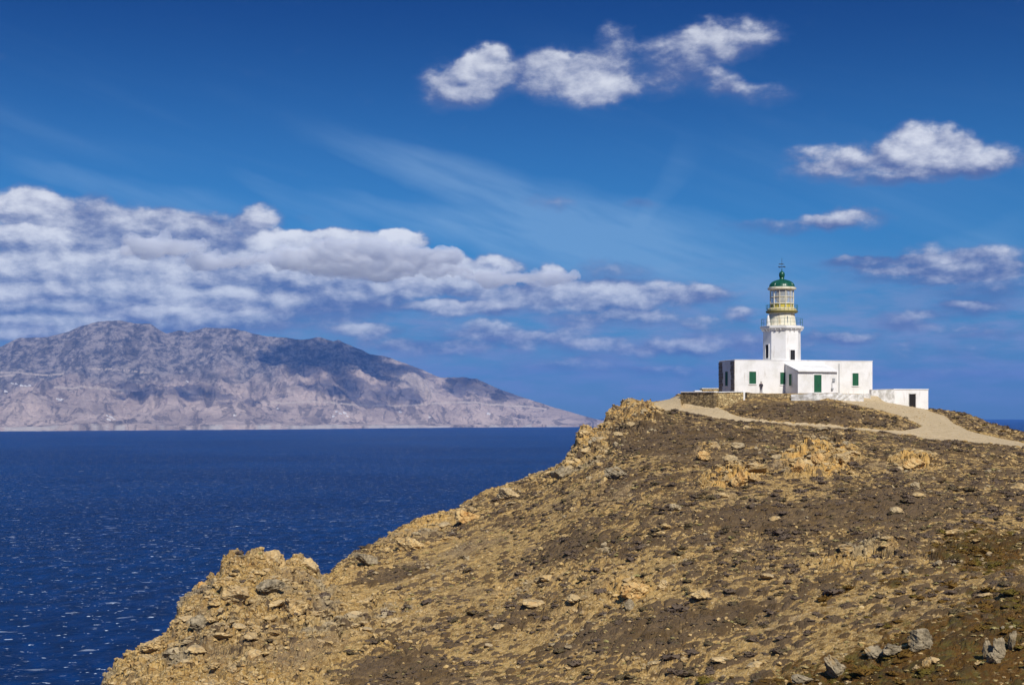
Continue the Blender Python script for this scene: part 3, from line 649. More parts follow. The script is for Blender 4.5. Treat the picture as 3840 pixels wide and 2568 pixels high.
def build_island():
    xs = np.linspace(-1600, 2400, 1150); ss = np.concatenate([[-0.02, 0.0, 0.008, 0.014], np.linspace(0.02, 1.0, 250), np.linspace(1.02, 1.6, 16)])
    XPi, S = np.meshgrid(xs, ss)
    D = isl_shore(XPi) + S * isl_wid(XPi) + 70 * fbm(XPi / 90, S * 0, 4, 71) * (1 - np.clip(S, 0, 1))
    X, Z = isl_z(XPi, S, D)
    yp = HZ - (Z - EYE) / D * F
    n = fbm(X / 300, D / 500, 5, 81); n2 = fbm(X / 120, D / 200, 4, 82)
    crag = sstep(S + 0.18 * n, 0.50, 0.72) * (1 - sstep(XPi, 1350, 1700))
    road = np.zeros_like(X)
    for pts, w in (([(0, 1395), (90, 1398), (180, 1408), (240, 1400)], 3), ([(200, 1452), (330, 1452), (480, 1468)], 3.0), ([(1000, 1510), (1180, 1507), (1350, 1520), (1500, 1521), (1650, 1512), (1740, 1508), (1830, 1515), (1950, 1524), (2050, 1535)], 2.6), ([(0, 1412), (60, 1405)], 3), ([(330, 1380), (400, 1382), (560, 1398)], 2)):
        pa = np.array(pts, float); yl = np.interp(XPi, pa[:, 0], pa[:, 1]) + 5 * n2
        road = np.maximum(road, (1 - sstep(np.abs(yp - yl), w * 0.6, w * 1.5)) * (XPi > pa[0, 0]) * (XPi < pa[-1, 0]))
    coast = (1 - sstep(S, 0.012, 0.022 + 0.05 * np.clip(n2, 0, 1))) * sstep(fbm(XPi / 45, S * 0, 4, 95) + 0.5 * n2, -0.25, 0.35) * 0.9
    pale = 0.7 * blob(XPi, yp, 1560, 1440, 110, 45, 25)
    gg = ridged(XPi / 26 + 2 * n2, D / 420, 4, 91); dark = np.clip(0.7 * sstep(0.58 - gg, 0.0, 0.16) + blob(XPi, yp, 1800, 1455, 260, 28, 20) * .6 + 0.5 * sstep(n, 0.25, 0.6), 0, 1)  # ravine scrub darkened to stress relief; ridge blob paints cloud shade
    i = np.arange(X.size).reshape(X.shape); f = np.stack([i[:-1, :-1], i[:-1, 1:], i[1:, 1:], i[1:, :-1]], -1).reshape(-1, 4)
    me = np_mesh('island', np.stack([X, D, Z], -1).reshape(-1, 3), f)
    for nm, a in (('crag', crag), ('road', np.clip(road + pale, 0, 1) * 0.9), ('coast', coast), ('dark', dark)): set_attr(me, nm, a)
    tag(link('far_island', me, M_ISL), kind='structure')
    return xs, ss, D, Z, yp
ISL = build_island()

# ------------------------------------------------------------------ haze
def build_haze():
    b = MB(); b.box(-30600, 30600, -30600, 30600, -13.5, 1010)
    o = b.build('haze', None); o.location = (0, 0, 0)
    m_ = bpy.data.materials.new('haze_air'); m_.use_nodes = True; t = m_.node_tree; t.nodes.clear()
    out = t.nodes.new('ShaderNodeOutputMaterial'); v = t.nodes.new('ShaderNodeVolumePrincipled')
    v.inputs['Color'].default_value = (0.15, 0.40, 1.0, 1); v.inputs['Density'].default_value = HAZE; v.inputs['Anisotropy'].default_value = 0.0
    t.links.new(v.outputs[0], out.inputs['Volume']); o.data.materials.append(m_)
    tag(o, kind='stuff')
HAZE = 3.4e-5; CLOUDS_ON = True; DENS = 1.0
build_haze()
#@@OBJECTS
# ------------------------------------------------------------------ clouds near the island (they shade its slopes)
def build_cloud(puffs, label, seed, dens=0.012):
    rnd = random.Random(seed); b = bmesh.new()
    for (x, y, z, rx, ry, rz) in puffs:
        for k in range(9):
            a = rnd.uniform(0, 6.283); q = rnd.random() ** 0.5
            r_ = rnd.uniform(0.50, 0.95)
            M = Matrix.Translation((x + rx * q * 0.7 * math.cos(a), y + ry * q * 0.7 * math.sin(a), z + rz * rnd.uniform(-0.15, 0.5) * (1.2 - q))) @ Matrix.Diagonal((rx * r_, ry * r_, rz * r_, 1))
            bmesh.ops.create_icosphere(b, subdivisions=2, radius=1, matrix=M)
    me = bpy.data.meshes.new('cloud'); b.to_mesh(me); b.free()
    c = Vector(puffs[0][:3]); me.transform(Matrix.Translation(-c))
    o = link('cloud', me, M_CLOUD); o.location = c
    rm = o.modifiers.new('remesh', 'REMESH'); rm.mode = 'VOXEL'; rm.voxel_size = 30
    for sz, st in ((300, 260), (110, 120), (45, 48)):
        tx = bpy.data.textures.new('cloud_billow', 'CLOUDS'); tx.noise_scale = sz; tx.noise_depth = 3
        dm = o.modifiers.new('billow', 'DISPLACE'); dm.texture = tx; dm.strength = st; dm.texture_coords = 'LOCAL'; dm.mid_level = 0.55
    r2 = o.modifiers.new('remesh_again', 'REMESH'); r2.mode = 'VOXEL'; r2.voxel_size = 13
    tx = bpy.data.textures.new('cloud_billow', 'CLOUDS'); tx.noise_scale = 30; tx.noise_depth = 4
    dm = o.modifiers.new('billow', 'DISPLACE'); dm.texture = tx; dm.strength = 42; dm.texture_coords = 'LOCAL'; dm.mid_level = 0.55
    tag(o, label, 'cloud', 'cumulus clouds above the far island'); return o
M_CLOUD = bpy.data.materials.new('cloud_vapour'); M_CLOUD.use_nodes = True
_t = M_CLOUD.node_tree; _t.nodes.clear(); _o = _t.nodes.new('ShaderNodeOutputMaterial'); _v = _t.nodes.new('ShaderNodeVolumePrincipled')
_v.inputs['Color'].default_value = (0.975, 0.99, 1.0, 1); _v.inputs['Density'].default_value = 0.009; _v.inputs['Anisotropy'].default_value = -0.1
_t.links.new(_v.outputs[0], _o.inputs['Volume'])
# ------------------------------------------------------------------ lighthouse
AN = R(14); CA, SA = math.cos(AN), math.sin(AN); FX, FY = 34.45, 220.0
def sx(xp, p=0.0):
    """distance along the front, p metres out from it, seen at photo column xp"""
    r = (xp - 1920) / F
    return (r * (FY - p * CA) - FX - p * SA) / (CA - r * SA)
def zz(yp, s, p=0.0):
    Y = FY + s * SA - p * CA
    return EYE + (HZ - yp) / F * Y - G0
G0 = 132.0     # height of the lighthouse base empty
LH = empty('lighthouse', (FX, FY, G0), AN)
tag(LH, 'white octagonal lighthouse tower with green dome rising from a flat roofed keeper house', 'lighthouse')
# local axes: +x along the front to the right, -y out toward the viewer, z up from the base
LEN = sx(3272); HT = zz(1350, 0); DEP = 6.3
b = MB(); b.box(0, LEN, 0, DEP, -1.5, HT)
b.box(-0.06, LEN + 0.06, -0.06, 0.25, HT, HT + 0.10); b.box(-0.06, LEN + 0.06, DEP - 0.25, DEP + 0.06, HT, HT + 0.10)
b.box(-0.06, 0.25, 0.25, DEP - 0.25, HT, HT + 0.10); b.box(LEN - 0.25, LEN + 0.06, 0.25, DEP - 0.25, HT, HT + 0.10)
b.build('house_wall', M_WHITE, LH, bevel=0.05)
for y0, y1 in ((-0.03, 1.5), (DEP - 1.5, DEP + 0.03)):       # bare corner stones on the left end wall
    b = MB()
    n = 11; h = (HT - 0.15) / n; rr = random.Random(int(y0 * 9 + 40))
    for k in range(n):
        e = rr.uniform(-0.25, 0.2)
        b.box(-0.07 - rr.uniform(0, .04), 0.3, y0 + (0.05 if y0 < 1 else (-e)), y1 + (e if y0 < 1 else 0), k * h + 0.02, (k + 1) * h - 0.02)
    b.build('corner_stones', M_QUOIN, LH, bevel=0.03)
def window(x0, x1, z0, z1, y, name='window', parent=LH, axis='x', mats=(M_WHITE, M_GREEN), louvre=True, proud=0.06):
    """framed shuttered opening on a plane y (axis x) or x (axis y)"""
    def bb(m, a0, a1, d0, d1, c0, c1):
        if axis == 'x': m.box(a0, a1, y - d1, y - d0, c0, c1)
        else: m.box(y - d1, y - d0, a0, a1, c0, c1)
    f = MB(); w = 0.16
    bb(f, x0 - w, x0, 0, proud, z0 - w, z1 + w); bb(f, x1, x1 + w, 0, proud, z0 - w, z1 + w)
    bb(f, x0, x1, 0, proud, z1, z1 + w); bb(f, x0, x1, 0, proud + 0.05, z0 - w, z0)
    wo = f.build(name, mats[0], parent)
    mid = (x0 + x1) / 2
    for a0, a1 in ((x0 + 0.01, mid - 0.01), (mid + 0.01, x1 - 0.01)):
        g = MB(); bb(g, a0, a1, -0.02, 0.02, z0 + 0.01, z1 - 0.01)
        bb(g, a0, a0 + 0.07, 0.02, 0.045, z0 + 0.01, z1 - 0.01); bb(g, a1 - 0.07, a1, 0.02, 0.045, z0 + 0.01, z1 - 0.01)
        for zc in (z0 + 0.05, (z0 + z1) / 2, z1 - 0.05): bb(g, a0 + 0.07, a1 - 0.07, 0.02, 0.045, zc - 0.04, zc + 0.04)
        if louvre:
            n = int((z1 - z0) / 0.14)
            for k in range(1, n): bb(g, a0 + 0.07, a1 - 0.07, 0.02, 0.032, z0 + k * (z1 - z0) / n - 0.012, z0 + k * (z1 - z0) / n + 0.012)
        g.build('shutter', mats[1], wo)
    return wo
for xa, xb, ya, yb in ((2809, 2835, 1393, 1439), (2925, 2944, 1396, 1441), (3196, 3219, 1399, 1446)):
    s0, s1 = sx(xa), sx(xb); window(s0, s1, zz(yb, s0), zz(ya, s0), 0.0)
window(2.6, 3.7, zz(1447, 0, -3), zz(1393, 0, -3), 0.0, axis='y')
# porch
PP = 4.6; p0, p1 = sx(2992, PP), sx(3139, PP); zf = zz(1394, p0, PP); zb_ = zz(1367, sx(2942))
b = MB(); b.hull([(p0, -PP, -1.5), (p1, -PP, -1.5), (p1, -0.02, -1.5), (p0, -0.02, -1.5)], [(p0, -PP, zf), (p1, -PP, zf), (p1, -0.02, zb_), (p0, -0.02, zb_)])
pw = b.build('porch', M_WHITE, LH, bevel=0.04)
b = MB(); b.hull([(p0 - 0.1, -PP - 0.35, zf + 0.01), (p1 + 0.1, -PP - 0.35, zf + 0.01), (p1 + 0.1, -0.05, zb_ + 0.01), (p0 - 0.1, -0.05, zb_ + 0.01)],
             [(p0 - 0.1, -PP - 0.35, zf + 0.17), (p1 + 0.1, -PP - 0.35, zf + 0.17), (p1 + 0.1, -0.05, zb_ + 0.17), (p0 - 0.1, -0.05, zb_ + 0.17)])
b.build('porch_roof', M_WHITE, LH)
window(-2.55, -1.55, zz(1446, p0, 2), zz(1402, p0, 2), p0, axis='y')
d0, d1 = sx(3052, PP), sx(3080, PP)
dd_ = window(d0, d1, zz(1471, d0, PP), zz(1405, d0, PP), -PP, name='door')
b = MB(); b.box((d0 + d1) / 2 + 0.06, (d0 + d1) / 2 + 0.12, -PP - 0.12, -PP - 0.05, zz(1471, d0, PP) + 0.9, zz(1471, d0, PP) + 1.15); b.build('handle', M_IRON, dd_)
b = MB(); q = sx(3134, PP + .1); b.box(q - 0.5, q - 0.12, -PP - 0.18, -PP - 0.01, zz(1431, q, PP), zz(1418, q, PP)); b.build('meter_box', M_METER, LH)
b = MB(); q = sx(3129, PP + .1); b.box(q - 0.5, q - 0.2, -PP - 0.22, -PP - 0.01, zz(1462, q, PP), zz(1455, q, PP)); b.bar((q - 0.36, -PP - 0.06, zz(1455, q, PP)), (q - 0.36, -PP - 0.06, zz(1431, q, PP)), 0.03); b.build('meter_box', M_METER, LH)
b = MB(); b.bar((sx(3146), -0.07, 0.3), (sx(3146), -0.07, HT - 0.4), 0.05); b.build('drain_pipe', M_METER, LH)
b = MB()
for k in range(3): b.box(d0 - 0.5 - 0.25 * k, d1 + 0.5 + 0.25 * k, -PP - 0.4 * (k + 1), -PP - 0.4 * k - 0.005, -0.5, zz(1471, d0, PP) - 0.17 * k - 0.12)
b.build('door_steps', M_OLDW, LH, bevel=0.02)
# tower
TP = -3.05
ts = sx(2932, TP); TC = Vector((ts, -TP)); TY = FY + ts * SA - TP * CA
def tz(yp, dy=0.0): return EYE + (HZ - yp) / F * (TY + dy) - G0
K = TY / F
R1 = 71.5 * K; rot8 = -math.pi / 2 - AN + 0.02
def at8(r_): return r_
b = MB(); b.lathe([(R1 * 1.03, -1.0), (R1 * 1.03, HT + 0.02), (R1, HT + 0.08), (R1 * 0.985, tz(1242))], 8, TC.x, TC.y, rot8); b.build('tower', M_WHITE, LH, bevel=0.04)
b = MB(); b.lathe([(R1 * 0.99, tz(1243)), (R1 * 1.04, tz(1239)), (R1 * 1.06, tz(1236)), (R1 * 1.12, tz(1235)), (R1 * 1.15, tz(1233)), (R1 * 1.16, tz(1225)), (R1 * 1.12, tz(1224))], 8, TC.x, TC.y, rot8)
for k in range(24):      # little brackets under the gallery
    a = rot8 + 2 * math.pi * k / 24; r0 = R1 * 0.97 * math.cos(math.pi / 8) / math.cos(((a - rot8 + math.pi / 8) % (math.pi / 4)) - math.pi / 8 if False else 0)
    c_, s_ = math.cos(a), math.sin(a)
    b.bar((TC.x + c_ * R1 * 0.93, TC.y + s_ * R1 * 0.93, tz(1243) - 0.05), (TC.x + c_ * R1 * 1.06, TC.y + s_ * R1 * 1.06, tz(1237)), 0.09, 4)
gal = b.build('gallery', M_WHITE, LH)
RD = 51 * K
b = MB(); b.lathe([(RD * 1.06, tz(1224.5)), (RD * 1.06, tz(1220)), (RD, tz(1218)), (RD * 0.90, tz(1176)), (RD * 1.05, tz(1173)), (RD * 1.10, tz(1171))], 40, TC.x, TC.y, 0)
for k in range(16):
    a = 2 * math.pi * (k + 0.5) / 16
    b.bar((TC.x + math.cos(a) * RD, TC.y + math.sin(a) * RD, tz(1219)), (TC.x + math.cos(a) * RD * 0.905, TC.y + math.sin(a) * RD * 0.905, tz(1177)), 0.05, 4)
b.build('watch_room', M_CREAM, LH, smooth=True)
b = MB(); b.lathe([(RD * 1.02, tz(1175)), (59 * K, tz(1172)), (60 * K, tz(1168)), (59 * K, tz(1167))], 40, TC.x, TC.y, 0); b.build('upper_gallery', M_OLIVE, LH, smooth=True)
b = MB(); b.lathe([(54 * K, tz(1167.5)), (54 * K, tz(1160)), (49 * K, tz(1157))], 40, TC.x, TC.y, 0); b.build('lantern_base', M_GOLD, LH, smooth=True)
RL = 43.5 * K
b = MB(); NP = 12
for k in range(NP):
    a = rot8 + 0.13 + 2 * math.pi * k / NP; c_, s_ = TC.x + math.cos(a) * RL, TC.y + math.sin(a) * RL
    b.bar((c_, s_, tz(1158)), (c_, s_, tz(1086)), 0.075, 6)
for yy in (1157, 1140, 1115, 1088):
    for k in range(48):
        a0, a1 = 2 * math.pi * k / 48, 2 * math.pi * (k + 1) / 48
        b.bar((TC.x + math.cos(a0) * RL, TC.y + math.sin(a0) * RL, tz(yy)), (TC.x + math.cos(a1) * RL, TC.y + math.sin(a1) * RL, tz(yy)), 0.06 if yy != 1157 else 0.09, 4)
lant = b.build('lantern_frame', M_CREAM, LH)
b = MB(); b.lathe([(RL * 0.97, tz(1139)), (RL * 0.97, tz(1088))], 36, TC.x, TC.y, 0); bmesh.ops.delete(b.b, geom=[f for f in b.b.faces if len(f.verts) > 4], context='FACES'); b.build('glass', M_GLASS, lant, smooth=True)
b = MB(); b.lathe([(RL * 0.93, tz(1158)), (RL * 0.93, tz(1137))], 36, TC.x, TC.y, 0); b.build('curtain', M_YEL, lant, smooth=True)
b = MB(); b.lathe([(0.35, tz(1150)), (0.5, tz(1136)), (0.95, tz(1128)), (1.1, tz(1112)), (0.95, tz(1096)), (0.4, tz(1090))], 20, TC.x, TC.y, 0); b.build('lamp_lens', M_LENS, LH, smooth=True)
b = MB(); b.lathe([(44 * K, tz(1088)), (52.5 * K, tz(1086)), (53 * K, tz(1080)), (48 * K, tz(1078))], 40, TC.x, TC.y, 0); b.build('eave_ring', M_CREAM, LH, smooth=True)
prof = [(50 * K, tz(1079.5)), (47.5 * K, tz(1076))] + [(47 * K * math.cos(t_), tz(1076) + 27 * K * math.sin(t_)) for t_ in np.linspace(0.05, 1.32, 9)] + [(9.5 * K, tz(1048)), (8 * K, tz(1041))]
b = MB(); b.lathe(prof, 16, TC.x, TC.y, rot8)
for k in range(16):
    a = rot8 + 2 * math.pi * k / 16
    pts = [Vector((TC.x + r_ * math.cos(a), TC.y + r_ * math.sin(a), z_)) for r_, z_ in prof[1:-2]]
    for u_, v_ in zip(pts, pts[1:]): b.bar(u_, v_, 0.045, 4)
dome = b.build('dome', M_DOME, LH, smooth=True)
b = MB(); b.lathe([(8 * K, tz(1042)), (9 * K, tz(1040)), (11 * K, tz(1033)), (10.5 * K, tz(1025)), (7 * K, tz(1020)), (2 * K, tz(1017)), (1.5 * K, tz(1010))], 20, TC.x, TC.y, 0); b.build('vent_ball', M_DOME, dome, smooth=True)
b = MB(); v = Vector((TC.x, TC.y, 0)); zc = tz(1001)
b.bar(v + Vector((0, 0, tz(1012))), v + Vector((0, 0, tz(968))), 0.028)
for a in (0.2, 0.2 + math.pi / 2):
    dx = Vector((math.cos(a), math.sin(a), 0)) * 0.6; b.bar(v - dx + Vector((0, 0, zc)), v + dx + Vector((0, 0, zc)), 0.04)
    for s_ in (-1, 1): b.lathe([(0.02, zc - 0.10), (0.10, zc), (0.02, zc + 0.10)], 8, v.x + s_ * dx.x, v.y + s_ * dx.y)
dx = Vector((CA, -SA, 0)); b.hull([v + dx * -0.5 + Vector((0, -.02, tz(992))), v + dx * 0.4 + Vector((0, -.02, tz(992))), v + dx * 0.4 + Vector((0, .02, tz(992))), v + dx * -0.5 + Vector((0, .02, tz(992)))],
                              [v + dx * -0.5 + Vector((0, -.02, tz(989))), v + dx * 0.2 + Vector((0, -.02, tz(989))), v + dx * 0.2 + Vector((0, .02, tz(989))), v + dx * -0.5 + Vector((0, .02, tz(989)))])
b.build('weather_vane', M_IRON, LH)
def railing(rad, z0, h, n, m_, name, rails=2, r_=0.020):
    b = MB()
    for k in range(n):
        a = 2 * math.pi * k / n; c_, s_ = TC.x + math.cos(a) * rad, TC.y + math.sin(a) * rad
        b.bar((c_, s_, z0), (c_, s_, z0 + h), r_, 5)
    for j in range(1, rails + 1):
        for k in range(48):
            a0, a1 = 2 * math.pi * k / 48, 2 * math.pi * (k + 1) / 48; z_ = z0 + h * j / rails
            b.bar((TC.x + math.cos(a0) * rad, TC.y + math.sin(a0) * rad, z_), (TC.x + math.cos(a1) * rad, TC.y + math.sin(a1) * rad, z_), r_, 5)
    return b.build(name, m_, LH)
railing(58.5 * K, tz(1168), 1.0, 24, M_RAIL, 'upper_railing')
railing(R1 * 1.07, tz(1224), 1.15, 20, M_RAIL, 'gallery_railing')
b = MB(); a = math.pi - AN * 0 - 0.3; b.lathe([(0.28, tz(1224)), (0.24, tz(1200)), (0.10, tz(1184))], 10, TC.x + math.cos(a + .25) * R1 * 0.88, TC.y - math.sin(.5) * R1 * .5); b.build('chimney', M_WHITE, LH)
# tower windows: one dark opening on the right front face, a slim one on the left face
def face_window(ang, off, w, z0, z1, name, parts=2):
    n = Vector((math.cos(ang), math.sin(ang), 0)); t = Vector((-n.y, n.x, 0)); ap = R1 * math.cos(math.pi / 8) * 0.992
    c = Vector((TC.x, TC.y, 0)) + n * ap + t * off
    def slab(mm, a0, a1, c0, c1, d0, d1):
        q = [c + t * a0 + n * d0, c + t * a1 + n * d0, c + t * a1 + n * d1, c + t * a0 + n * d1]
        mm.hull([v_ + Vector((0, 0, c0)) for v_ in q], [v_ + Vector((0, 0, c1)) for v_ in q])
    b = MB(); h = w / 2; e = 0.14
    slab(b, -h - e, -h, z0 - e, z1 + e, -0.15, 0.12); slab(b, h, h + e, z0 - e, z1 + e, -0.15, 0.12); slab(b, -h, h, z1, z1 + e, -0.15, 0.12); slab(b, -h, h, z0 - e, z0, -0.15, 0.16)
    wo = b.build(name, M_WHITE, LH)
    b = MB(); slab(b, -h, h, z0, z1, -0.15, 0.05); b.build('pane', M_DARK, wo)
    b = MB(); slab(b, -0.02, 0.02, z0, z1, 0.05, 0.08)
    for k in (1, 2): slab(b, -h, h, z0 + (z1 - z0) * k / 3 - 0.02, z0 + (z1 - z0) * k / 3 + 0.02, 0.05, 0.07)
    b.build('glazing_bar', M_IRON, wo)
face_window(rot8 + math.pi / 8, 0.05, 19 * K / 0.92, tz(1349, -2.8), tz(1312, -2.8), 'window')
face_window(rot8 - 3 * math.pi / 8, 0.1, 0.8, tz(1344), tz(1294), 'window')
b = MB(); n_ = rot8 - math.pi / 8
for k in range(3): pass
b.box(TC.x - 0.05, TC.x + 0.05, -RD * 0 + TC.y - RD - 0.02, TC.y - RD + 0.1, tz(1214), tz(1188)); b.build('vent_slit', M_METER, LH)

# ------------------------------------------------------------------ outbuilding and walls round the terrace
OB = empty('outbuilding', (FX, FY, G0), AN)
tag(OB, 'low white flat roofed outbuilding with a dark doorway right of the keeper house', 'outbuilding')
PO = 1.2; o0, o1 = sx(3352, PO), sx(3481, PO); zt = zz(1461, o0, PO); dz = zz(1531, sx(3420, PO), PO); a0, a1 = sx(3409, PO), sx(3434, PO); zdt = zz(1477, a0, PO); OD = 4.2
b = MB(); b.box(o0, a0, -PO, -PO + 0.4, -5, zt); b.box(a1, o1, -PO, -PO + 0.4, -5, zt); b.box(a0, a1, -PO, -PO + 0.4, zdt, zt); b.box(a0, a1, -PO, -PO + 0.4, -5, dz)
b.box(o0, o0 + 0.4, -PO + 0.4, OD, -5, zt); b.box(o1 - 0.4, o1, -PO + 0.4, OD, -5, zt); b.box(o0 + 0.4, o1 - 0.4, OD - 0.4, OD, -5, zt)
b.build('wall', M_WHITE, OB)
b = MB(); b.box(o0 - 0.08, o1 + 0.08, -PO - 0.08, OD + 0.08, zt, zt + 0.14); b.build('roof', M_WHITE, OB, bevel=0.04)
b = MB(); b.box(a0, a1, -PO + 0.12, -PO + 0.2, dz, zdt); b.build('door', M_DARK, OB)  # near-black sheet paints the unlit inside of the doorway
b = MB(); b.box(a0 - 0.12, a0, -PO - 0.03, -PO, dz, zdt + 0.12); b.box(a1, a1 + 0.12, -PO - 0.03, -PO, dz, zdt + 0.12); b.box(a0, a1, -PO - 0.03, -PO, zdt, zdt + 0.12); b.build('door_frame', M_OLDW, OB)

def wallrun(name, pts, th, m_, label, cap=None, group=None, rough=0.05, cat='wall'):
    """pts: (photo x, top row, bottom row, depth); a rough walled run with real thickness"""
    P = [(at(x, y0, D), at(x, y1, D)) for x, y0, y1, D in pts]
    root = empty(name, P[0][1]); tag(root, label, cat, group)
    b = MB(); rr = random.Random(len(name) + int(pts[0][0])); base = P[0][1]
    rows = []
    for (t0, bt0), (t1, bt1) in zip(P, P[1:]):
        n = max(2, int((t1 - t0).length / 0.6))
        for k in range(n + (1 if t1 is P[-1][0] else 0)):
            u = k / n; t = t0.lerp(t1, u); bb = bt0.lerp(bt1, u); d = (t1 - t0); d.z = 0; d.normalize(); nn = Vector((d.y, -d.x, 0))
            rows.append((t, bb, nn))
    m = 7; grid = []
    for t, bb, nn in rows:
        bb = Vector((bb.x, bb.y, bb.z - 1.3)); col = []
        for side in (1, -1):
            seq = range(m + 1) if side == 1 else range(m, -1, -1)
            for j in seq:
                f = j / m; q = bb.lerp(Vector((t.x, t.y, t.z)), f); w_ = th / 2 * (1.25 - 0.25 * f)
                q = q + nn * side * (w_ + rr.uniform(-rough, rough)); q.z += rr.uniform(-rough, rough) * (1 if 0 < j < m else 0.8)
                col.append(b.b.verts.new(q - base))
        grid.append(col)
    for c0, c1 in zip(grid, grid[1:]):
        for j in range(len(c0) - 1): b.b.faces.new((c0[j], c1[j], c1[j + 1], c0[j + 1]))
    b.b.faces.new(grid[0]); b.b.faces.new(grid[-1][::-1])
    b.build('masonry', m_, root)
    if cap:
        b = MB()
        for (t, _, nn), (t2, _, nn2) in zip(rows, rows[1:]):
            z0, z1 = 0.02, cap[1]; w_ = th / 2 + cap[0]
            q = [t + nn * w_ - base, t2 + nn2 * w_ - base, t2 - nn2 * w_ - base, t - nn * w_ - base]
            b.hull([v_ + Vector((0, 0, z0)) for v_ in q], [v_ + Vector((0, 0, z1)) for v_ in q])
        b.build('coping', cap[2], root)
    return root
wallrun('stone_wall', [(2559, 1472, 1528, 213.5), (2685, 1471, 1528, 208.3)], 0.6, M_STONE, 'brown rubble stone retaining wall with white coping at the left end of the terrace', (0.14, 0.16, M_WHITE))
wallrun('stone_wall', [(2689, 1472, 1527, 208.4), (2740, 1471, 1516, 210.0), (2781, 1471, 1503, 211.5)], 0.6, M_STONE_LIT, 'sunlit yellow rubble stone wall left of the white gatepost', (0.12, 0.14, M_WHITE))
wallrun('stone_wall', [(2797, 1471, 1506, 211.8), (2845, 1475, 1508, 212.6), (2850, 1477, 1508, 212.7), (2968, 1480, 1508, 214.0)], 0.6, M_STONE, 'dark rubble stone wall under the standing person, right of the white gatepost')
b = MB(); g_ = at(2789, 1506, 211.6); b.box(-0.17, 0.17, -0.2, 0.2, -1.0, 1.50); b.lathe([(0.24, 1.50), (0.24, 1.58), (0.05, 1.68)], 4, 0, 0, math.pi / 4)
gp = b.build('gatepost', M_WHITE, bevel=0.03); gp.location = g_; tag(gp, 'short whitewashed gatepost in the gap between the stone walls', 'gatepost')
wallrun('plinth_wall', [(2968, 1479, 1510, 212.8), (3050, 1476, 1508, 211.5), (3130, 1477, 1508, 212.5), (3235, 1478, 1512, 215.5)], 0.5, M_OLDW, 'stained white retaining wall below the porch and green door', rough=0.08)
wallrun('white_wall', [(3140, 1474, 1502, 215.2), (3200, 1479, 1506, 216.2), (3262, 1476, 1510, 217.5)], 0.4, M_OLDW, 'low patchy white wall in front of the right hand window', rough=0.05)
wallrun('white_wall', [(3264, 1462, 1512, 218.6), (3300, 1461, 1512, 219.8), (3350, 1462, 1520, 221.4)], 0.4, M_OLDW, 'low weathered white wall linking the keeper house to the outbuilding', (0.03, 0.06, M_WHITE), rough=0.05)
hut = empty('stone_shed', at(2655, 1480, 236)); tag(hut, 'low flat topped stone shed just left of the keeper house', 'shed')
b = MB(); b.box(-0.9, 3.2, 0, 3, -1.5, 0.95); b.build('wall', M_STONE_LIT, hut, bevel=0.05)
b = MB(); b.box(-1.0, 3.3, -0.1, 3.1, 0.95, 1.10); b.build('roof', M_CREAM, hut, bevel=0.03)
b = MB(); b.box(-2.2, -0.95, 0.1, 2, -1.5, 0.72); b.build('lean_to', M_WHITE, hut, bevel=0.05)

